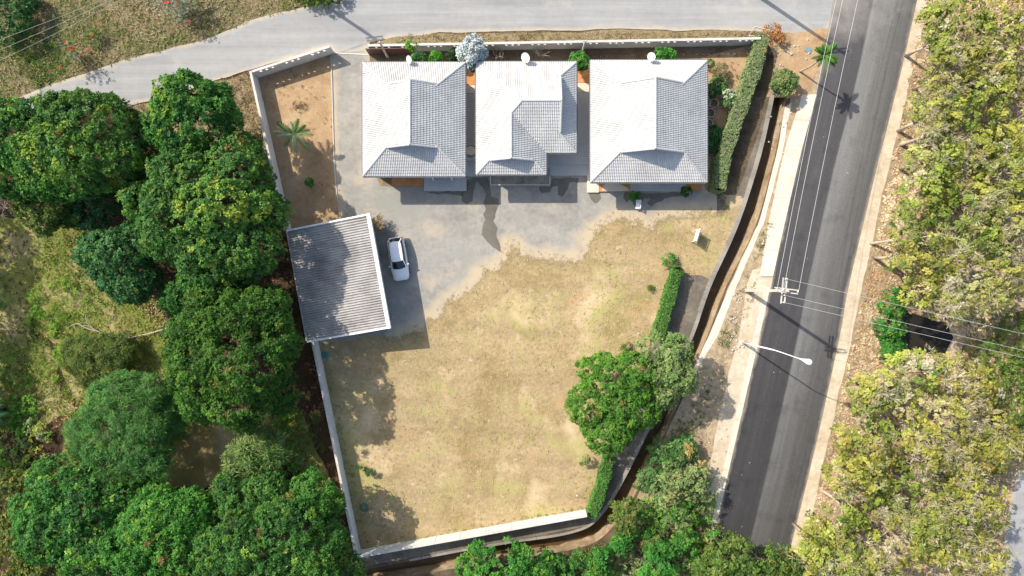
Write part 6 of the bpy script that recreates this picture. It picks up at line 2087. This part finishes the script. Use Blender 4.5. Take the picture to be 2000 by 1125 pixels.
scatter('orchard_litter', 'fallen brown leaves on the orchard floor', [[(-20, 260), (300, 210), (490, 150), (560, 450), (608, 668), (690, 1080), (500, 1130), (-20, 1130)]], 5, ([(0.10, 0.055, 0.03), (0.16, 0.09, 0.05), (0.24, 0.13, 0.07)], [3, 2, 1]), 206, k=3, L=0.22, Wd=0.10, e=(-0.05, 0.3), cat='leaf litter',
        avoid=[[(60, 560), (130, 520), (190, 545), (230, 580), (320, 640), (345, 700), (330, 740), (260, 760), (210, 790), (150, 780), (110, 700), (70, 640)], [(310, 850), (360, 835), (420, 800), (532, 806), (540, 830), (440, 930), (400, 955), (320, 950)]])
scatter('bank_weeds', 'green weeds along the earth strip between canal and road', [[(1500, 430), (1508, 440), (1470, 560), (1448, 640), (1400, 700), (1380, 800), (1350, 880), (1280, 960), (1290, 880), (1340, 790), (1390, 690), (1430, 600), (1470, 500)]], 12,
        ([(0.08, 0.14, 0.03), (0.13, 0.18, 0.05), (0.2, 0.2, 0.08), (0.34, 0.27, 0.15)], [2, 3, 2, 2]), 207, k=6, L=0.26, Wd=0.06, clump=(0.5, -0.05))
scatter('bank_litter', 'dry leaves and twigs on the sandy earth beside the road', [[(1495, 470), (1460, 640), (1420, 800), (1385, 950), (1340, 1080), (1230, 1090), (1290, 930), (1400, 720), (1450, 600)]], 9,
        ([(0.36, 0.24, 0.13), (0.46, 0.34, 0.2), (0.28, 0.18, 0.1), (0.55, 0.45, 0.32)], [2, 3, 2, 2]), 208, k=4, L=0.18, Wd=0.08, e=(-0.05, 0.4), cat='leaf litter', clump=(0.35, -0.1))
scatter('bottom_weeds', 'green undergrowth along the bottom edge south of the canal', [[(900, 1112), (1100, 1085), (1200, 1050), (1290, 960), (1380, 1010), (1560, 1110), (1560, 1135), (880, 1135)]], 15,
        ([(0.05, 0.10, 0.02), (0.09, 0.15, 0.03), (0.18, 0.16, 0.07), (0.30, 0.22, 0.12)], [3, 3, 2, 2]), 209, k=6, L=0.30, Wd=0.08, cat='undergrowth')
scatter('wall_foot_grass', 'greener grass at the foot of the bottom wall and shaded lawn edge', [[(800, 1050), (1145, 985), (1148, 998), (805, 1062)], [(618, 690), (640, 690), (720, 1060), (702, 1064)]], 12, ([(0.20, 0.24, 0.05), (0.30, 0.30, 0.08), (0.14, 0.18, 0.05)], [2, 2, 1]), 210, k=5, L=0.16, Wd=0.035)
scatter('garden_weeds', 'scattered weeds in the garden bed and behind the houses', [[(505, 160), (645, 110), (650, 330), (690, 420), (570, 445)], [(725, 104), (1480, 92), (1480, 130), (725, 132)], [(1385, 130), (1475, 110), (1430, 250), (1390, 370)]], 2.2, ([(0.10, 0.13, 0.04), (0.3, 0.22, 0.12), (0.22, 0.17, 0.08)], [2, 2, 2]), 211, k=5, L=0.2, Wd=0.05, clump=(0.5, 0.0))


# ================================================================== STREET FURNITURE
def pole_frame(root, base, h, w=0.30):
    mb = MB()
    a = w / 2
    b = w * 0.33
    mb.add([(base.x - a, base.y - a, -0.1), (base.x + a, base.y - a, -0.1), (base.x + a, base.y + a, -0.1), (base.x - a, base.y + a, -0.1),
            (base.x - b, base.y - b, h), (base.x + b, base.y - b, h), (base.x + b, base.y + b, h), (base.x - b, base.y + b, h)],
           [(3, 2, 1, 0), (4, 5, 6, 7), (0, 1, 5, 4), (1, 2, 6, 5), (2, 3, 7, 6), (3, 0, 4, 7)])
    return mb.build('pole', 'pole_concrete', root)


def utility_pole(base, h, label, arms, group='utility poles'):
    root = empty('utility_pole', (base.x, base.y, 0), label, 'utility pole', group)
    pole_frame(root, base, h)
    ends = []
    for (dx, dy, half, z) in arms:
        d = Vector((dx, dy, 0)).normalized()
        s = Vector((-d.y, d.x, 0))
        ar = None
        for o in (-0.15, 0.15):
            c = Vector((base.x, base.y, z)) + s * o
            ar = MB().beam(c - d * half, c + d * half, 0.09, 0.11).build('crossarm', 'pole_concrete', root)
        for t in (-0.9, -0.35, 0.9):
            c = Vector((base.x, base.y, z + 0.055)) + d * (half * t)
            MB().lathe(c, [(0.035, 0), (0.07, 0.03), (0.04, 0.08), (0.07, 0.12), (0.04, 0.17), (0.05, 0.22)], 10).build('insulator', 'insulator', root, smooth=True)
            ends.append(c + Vector((0, 0, 0.24)))
    MB().tube([(base.x + 0.12, base.y, 7.0), (base.x + 0.55, base.y - 0.1, 7.6), (base.x + 0.35, base.y, 8.6)], 0.015, 5).build('jumper', 'wire', root)
    return ends


def wire(label, a, b, sag=0.5, group='overhead power lines', r=0.014):
    a, b = Vector(a), Vector(b)
    pts = []
    for i in range(25):
        t = i / 24
        q = a.lerp(b, t)
        q.z -= sag * 4 * t * (1 - t)
        pts.append(q)
    o_ = MB().tube(pts, r, 5).build('power_line', 'wire', own_origin=True)
    tag(o_, label, 'power line', group)


pb_ = P(1457, 567)
roaddir = (P(1625, 10) - P(1505, 560)).to_2d().normalized()
ends = utility_pole(pb_, 10.2, 'tall concrete utility pole with crossarms beside the road', [(1, -0.12, 1.0, 9.85), (0.1, 1, 1.1, 9.35)])
far = Vector((roaddir.x, roaddir.y, 0)) * 48
names = ['western of the three power lines running up along the road', 'middle of the three power lines running up along the road', 'eastern of the three power lines running up along the road']
for e_, nm in zip(ends[:3], names):
    wire(nm, e_, e_ + far, 0.9)
east = P(1860, 650, 8.0) - P(1545, 575, 9.6)
east = Vector((east.x, east.y, 0)).normalized()
for e_, nm in zip(ends[3:6], ['lowest of the power lines crossing the asphalt eastwards', 'middle of the power lines crossing the asphalt eastwards', 'uppermost of the power lines crossing the asphalt eastwards']):
    wire(nm, e_, e_ + east * 55, 0.7)
# poles just outside the top of the picture, seen by their shadows on the side road
off1, off2 = P(566, -36), P(1474, -12)
e1 = utility_pole(off1, 10.0, 'utility pole beyond the side road whose shadow crosses to the gateway', [(0.9, 0.1, 0.8, 9.4)])
e2 = utility_pole(off2, 10.0, 'utility pole at the road corner whose shadow reaches the asphalt', [(0.9, 0.1, 0.8, 9.4)])
for k, (e_, nm) in enumerate(zip(e1, ['lowest thin power line over the top left field', 'middle thin power line over the top left field', 'upper thin power line over the top left field'])):
    wire(nm, e_, P(-160, 190 - 28 * k, 9.0), 0.8, 'power lines over the field', 0.010)

# street lamp
sb = P(1449, 669)
st_t = Vector((sb.x + 0.05, sb.y, 8.0))
lp = P(1577, 706, 8.7)
lamp = empty('street_lamp', (sb.x, sb.y, 0), 'street lamp with long curved arm and white head over the asphalt', 'street lamp')
MB().obox((sb.x, sb.y), (1, 0), 0.22, 0.22, 0.0, 0.12).build('base_plate', 'pole_concrete', lamp)
MB().tube([(sb.x, sb.y, 0.12), (sb.x, sb.y, 4), st_t], [0.09, 0.075, 0.055], 10).build('pole', 'white_paint', lamp, smooth=True)
ad = (lp - st_t)
MB().tube(smooth_line([st_t, st_t + ad * 0.25 + Vector((0, 0, 0.30)), st_t + ad * 0.82], 5), 0.04, 8).build('arm', 'white_paint', lamp, smooth=True)
hd = Vector((ad.x, ad.y, 0)).normalized()
sd_ = Vector((-hd.y, hd.x, 0))
mb = MB()
prof = [(0.0, 0.05, 0.05), (0.25, 0.08, 0.07), (0.5, 0.16, 0.10), (0.75, 0.25, 0.13), (1.0, 0.26, 0.12), (1.12, 0.18, 0.08), (1.17, 0.04, 0.03)]
o3 = lp - hd * 0.75
vs, fs = [], []
for s, w, hh_ in prof:
    for q in range(12):
        an = 2 * math.pi * q / 12
        vs.append(o3 + hd * s + sd_ * (w * math.cos(an)) + Vector((0, 0, hh_ * math.sin(an))))
for i in range(len(prof) - 1):
    for q in range(12):
        fs.append((i * 12 + q, i * 12 + (q + 1) % 12, (i + 1) * 12 + (q + 1) % 12, (i + 1) * 12 + q))
fs += [tuple(range(11, -1, -1)), tuple((len(prof) - 1) * 12 + q for q in range(12))]
mb.add(vs, fs)
hd_o = mb.build('lamp_head', 'white_paint', lamp, smooth=True)
MB().beam(o3 + hd * 0.55 - Vector((0, 0, 0.115)), o3 + hd * 1.05 - Vector((0, 0, 0.125)), 0.26, 0.03).build('lens', 'clear_lamp', hd_o)
MB().beam((sb.x + 0.10, sb.y + 0.05, 0.9), (sb.x + 0.10, sb.y + 0.05, 1.4), 0.2, 0.14).build('control_box', 'steel', lamp)

# short posts behind the houses
for (a, b, h_, lab) in ((757, 111, 4.1, 'short grey concrete post leaning over the parked gate'), (1135, 109, 4.1, 'short grey concrete post behind the middle and right houses')):
    q = P(a, b)
    root = empty('service_post', tuple(q), lab, 'post', 'service posts behind the houses')
    pole_frame(root, q, h_, 0.20)
    MB().beam((q.x - 0.2, q.y, h_ - 0.15), (q.x + 0.2, q.y, h_ - 0.15), 0.06, 0.06).build('bracket', 'steel', root)
    MB().lathe((q.x + 0.14, q.y, h_ - 0.12), [(0.03, 0), (0.05, 0.04), (0.03, 0.1)], 8).build('insulator', 'insulator', root)

# sign board on the lawn, seen nearly edge on
s0, s1 = P(1351, 473).to_2d(), P(1358.5, 449).to_2d()
sg = empty('sign_board', (s0.x, s0.y, 0), 'white board on two posts standing on the lawn below the right house', 'sign')
d_ = (s1 - s0).normalized()
nn_ = Vector((-d_.y, d_.x))
LL = (s1 - s0).length
c_ = (s0 + s1) / 2
MB().obox(c_, d_, LL / 2 - 0.12, 0.02, 0.55, 1.5).build('board', 'white_paint', sg)
for s in (-1, 1):
    MB().obox(c_ + d_ * (LL / 2 - 0.05) * s, d_, 0.035, 0.035, -0.05, 1.7).build('post', 'white_paint', sg)
MB().beam((s0.x, s0.y, 1.62), (s1.x, s1.y, 1.62), 0.06, 0.06).build('top_rail', 'white_paint', sg)

# white bench in front of the right house
bq = P(1246, 399, 0.5)
bn = empty('garden_bench', (bq.x, bq.y, 0.02), 'small white garden bench in the shade in front of the right house', 'bench')
bd = Vector((0.1, 1)).normalized()
bs = Vector((bd.y, -bd.x))
for i in range(3):
    MB().obox(Vector((bq.x, bq.y)) + bs * (-0.13 + 0.13 * i), bd, 0.45, 0.058, 0.42, 0.46).build('seat_slat', 'white_paint', bn)
for i in range(2):
    q = Vector((bq.x, bq.y)) + bs * 0.23
    MB().beam((q.x - bd.x * 0.45, q.y - bd.y * 0.45, 0.60 + i * 0.16), (q.x + bd.x * 0.45, q.y + bd.y * 0.45, 0.60 + i * 0.16), 0.03, 0.11).build('back_slat', 'white_paint', bn)
for s in (-1, 1):
    for t in (-1, 1):
        MB().obox(Vector((bq.x, bq.y)) + bd * 0.38 * s + bs * 0.16 * t, bd, 0.03, 0.03, 0.02, 0.42 if t < 0 else 0.82).build('leg', 'white_paint', bn)

# concrete rings in the side garden
for (a, b, lab) in ((1395, 201, 'round pale concrete ring, top one farthest from the house'), (1388, 220, 'round pale concrete ring below the top one'), (1384, 241, 'round concrete ring half hidden by shade and the eave, lowest'), (1380, 200, 'round concrete ring mostly under the eave beside the top one')):
    q = P(a, b, 0.5)
    mb = MB()
    pr = [(0.40, 0), (0.44, 0), (0.44, 0.5), (0.40, 0.5)]
    vs, fs = [], []
    for r, z in pr:
        for k in range(28):
            an = 2 * math.pi * k / 28
            vs.append((q.x + r * math.cos(an), q.y + r * math.sin(an), z + 0.01))
    for i in range(4):
        for k in range(28):
            fs.append((i * 28 + k, i * 28 + (k + 1) % 28, ((i + 1) % 4) * 28 + (k + 1) % 28, ((i + 1) % 4) * 28 + k))
    mb.add(vs, fs)
    rg = mb.build('planter_ring', 'cream_patio', own_origin=True)
    tag(rg, lab, 'concrete ring', 'concrete planter rings')
    MB().lathe((q.x, q.y, 0.02), [(0.395, 0), (0.395, 0.25), (0.3, 0.28)], 20).build('soil', 'back_soil', rg)


# coiled hoses
def hose(label, px_, py_, mat, turns=4, r=0.34, seed=0):
    rr = random.Random(seed)
    q = P(px_, py_)
    pts = []
    for i in range(turns * 20):
        an = 2 * math.pi * i / 20
        rad = r * (1 - 0.12 * (i // 20)) * (1 + 0.06 * math.sin(an * 1.3 + seed))
        pts.append((q.x + rad * math.cos(an) + 0.03 * math.sin(i * 0.07), q.y + rad * math.sin(an), 0.06 + 0.022 * (i / 20)))
    pts += [(q.x + r * 1.0, q.y - 0.2, 0.06), (q.x + r * 0.7, q.y - 0.5, 0.05)]
    o_ = MB().tube(pts, 0.022, 6).build('garden_hose', mat, smooth=True, own_origin=True)
    tag(o_, label, 'hose', 'coiled garden hoses')


hose('teal coiled hose just below the carport beside the wall', 635, 693, 'hose_teal', 5, 0.32, 1)
hose('thin green coiled hose in shade near the bottom left wall corner', 711, 990, 'hose_green', 4, 0.40, 2)
hose('dark coiled hose hanging at the inside of the vented wall by the gateway', 637, 102, 'hose_green', 3, 0.25, 3)

# lawn stakes
for (a, b, lab) in ((1243, 650, 'thin stake standing on the lawn left of the middle hedge'), (1125, 962, 'thin stake standing on the lawn near the bottom wall')):
    q = P(a, b)
    root = empty('lawn_stake', tuple(q), lab, 'stake', 'stakes on the lawn')
    MB().tube([(q.x, q.y, 0), (q.x, q.y, 0.95)], 0.022, 7).build('rod', 'steel', root)
    MB().lathe((q.x, q.y, 0.95), [(0.05, 0), (0.07, 0.04), (0.03, 0.10)], 10).build('sprinkler_head', 'white_paint', root)

# debris at the corner
q = P(1578, 98)
tag(MB().obox((q.x, q.y), (0.9, -0.35), 0.32, 0.22, 0.03, 0.10).build('scrap_panel', 'blue_scrap', own_origin=True), 'small blue grey panel lying on the corner verge', 'debris')
q = P(1540, 102)
tag(MB().obox((q.x, q.y), (0.8, -0.5), 0.4, 0.12, 0.03, 0.14).build('scrap_panel', 'stone', own_origin=True), 'pale broken board lying below the withered plant', 'debris')
fr_ = empty('pallet_frame', tuple(P(1480, 58)), 'thin pale frame lying at the road edge above the back wall end', 'frame')
fp = [P(1462, 70, 0.06), (P(1475, 52, 0.06)), P(1516, 62, 0.06), P(1505, 70, 0.06)]
for i in range(4):
    MB().beam(fp[i], fp[(i + 1) % 4], 0.06, 0.05).build('bar', 'cream_patio', fr_)

# loose stones
rs_ = random.Random(6)
stone_me = []
for k in range(5):
    bm = bmesh.new()
    bmesh.ops.create_icosphere(bm, subdivisions=1, radius=1.0)
    for v in bm.verts:
        v.co *= rs_.uniform(0.7, 1.15)
        v.co.z *= 0.6
    me = bpy.data.meshes.new('stone')
    bm.to_mesh(me)
    bm.free()
    me.materials.append(MATS['stone'])
    stone_me.append(me)
spots = [(rs_.uniform(1426, 1452), rs_.uniform(575, 690)) for _ in range(46)] + [(rs_.uniform(1380, 1420), rs_.uniform(690, 900)) for _ in range(30)] + [(rs_.uniform(1488, 1504), rs_.uniform(440, 540)) for _ in range(20)]
spots += [(rs_.uniform(1500, 1545), rs_.uniform(215, 330)) for _ in range(14)] + [(rs_.uniform(1515, 1590), rs_.uniform(75, 130)) for _ in range(26)]
rub = MB()
for (a, b) in spots:
    q = P(a, b)
    s = rs_.uniform(0.05, 0.15)
    me = rs_.choice(stone_me)
    an = rs_.uniform(0, 6)
    rub.add([(q.x + s * (v.co.x * math.cos(an) - v.co.y * math.sin(an)), q.y + s * (v.co.x * math.sin(an) + v.co.y * math.cos(an)), 0.03 + s * (v.co.z + 0.2)) for v in me.vertices], [tuple(f.vertices) for f in me.polygons])
for me in stone_me:
    bpy.data.meshes.remove(me)
tag(rub.build('rubble', 'stone'), 'loose pale rubble on the earth beside the road and canal', 'rubble', kind='stuff')

scatter('field_green', 'fresh green grass at the left of the top left field', [[(-20, 95), (60, 60), (110, 90), (130, 140), (60, 180), (-20, 205)]], 16, ([(0.07, 0.15, 0.02), (0.10, 0.19, 0.03), (0.14, 0.20, 0.04)], [2, 3, 2]), 212, k=6, L=0.34, Wd=0.06, clump=(0.4, -0.2))
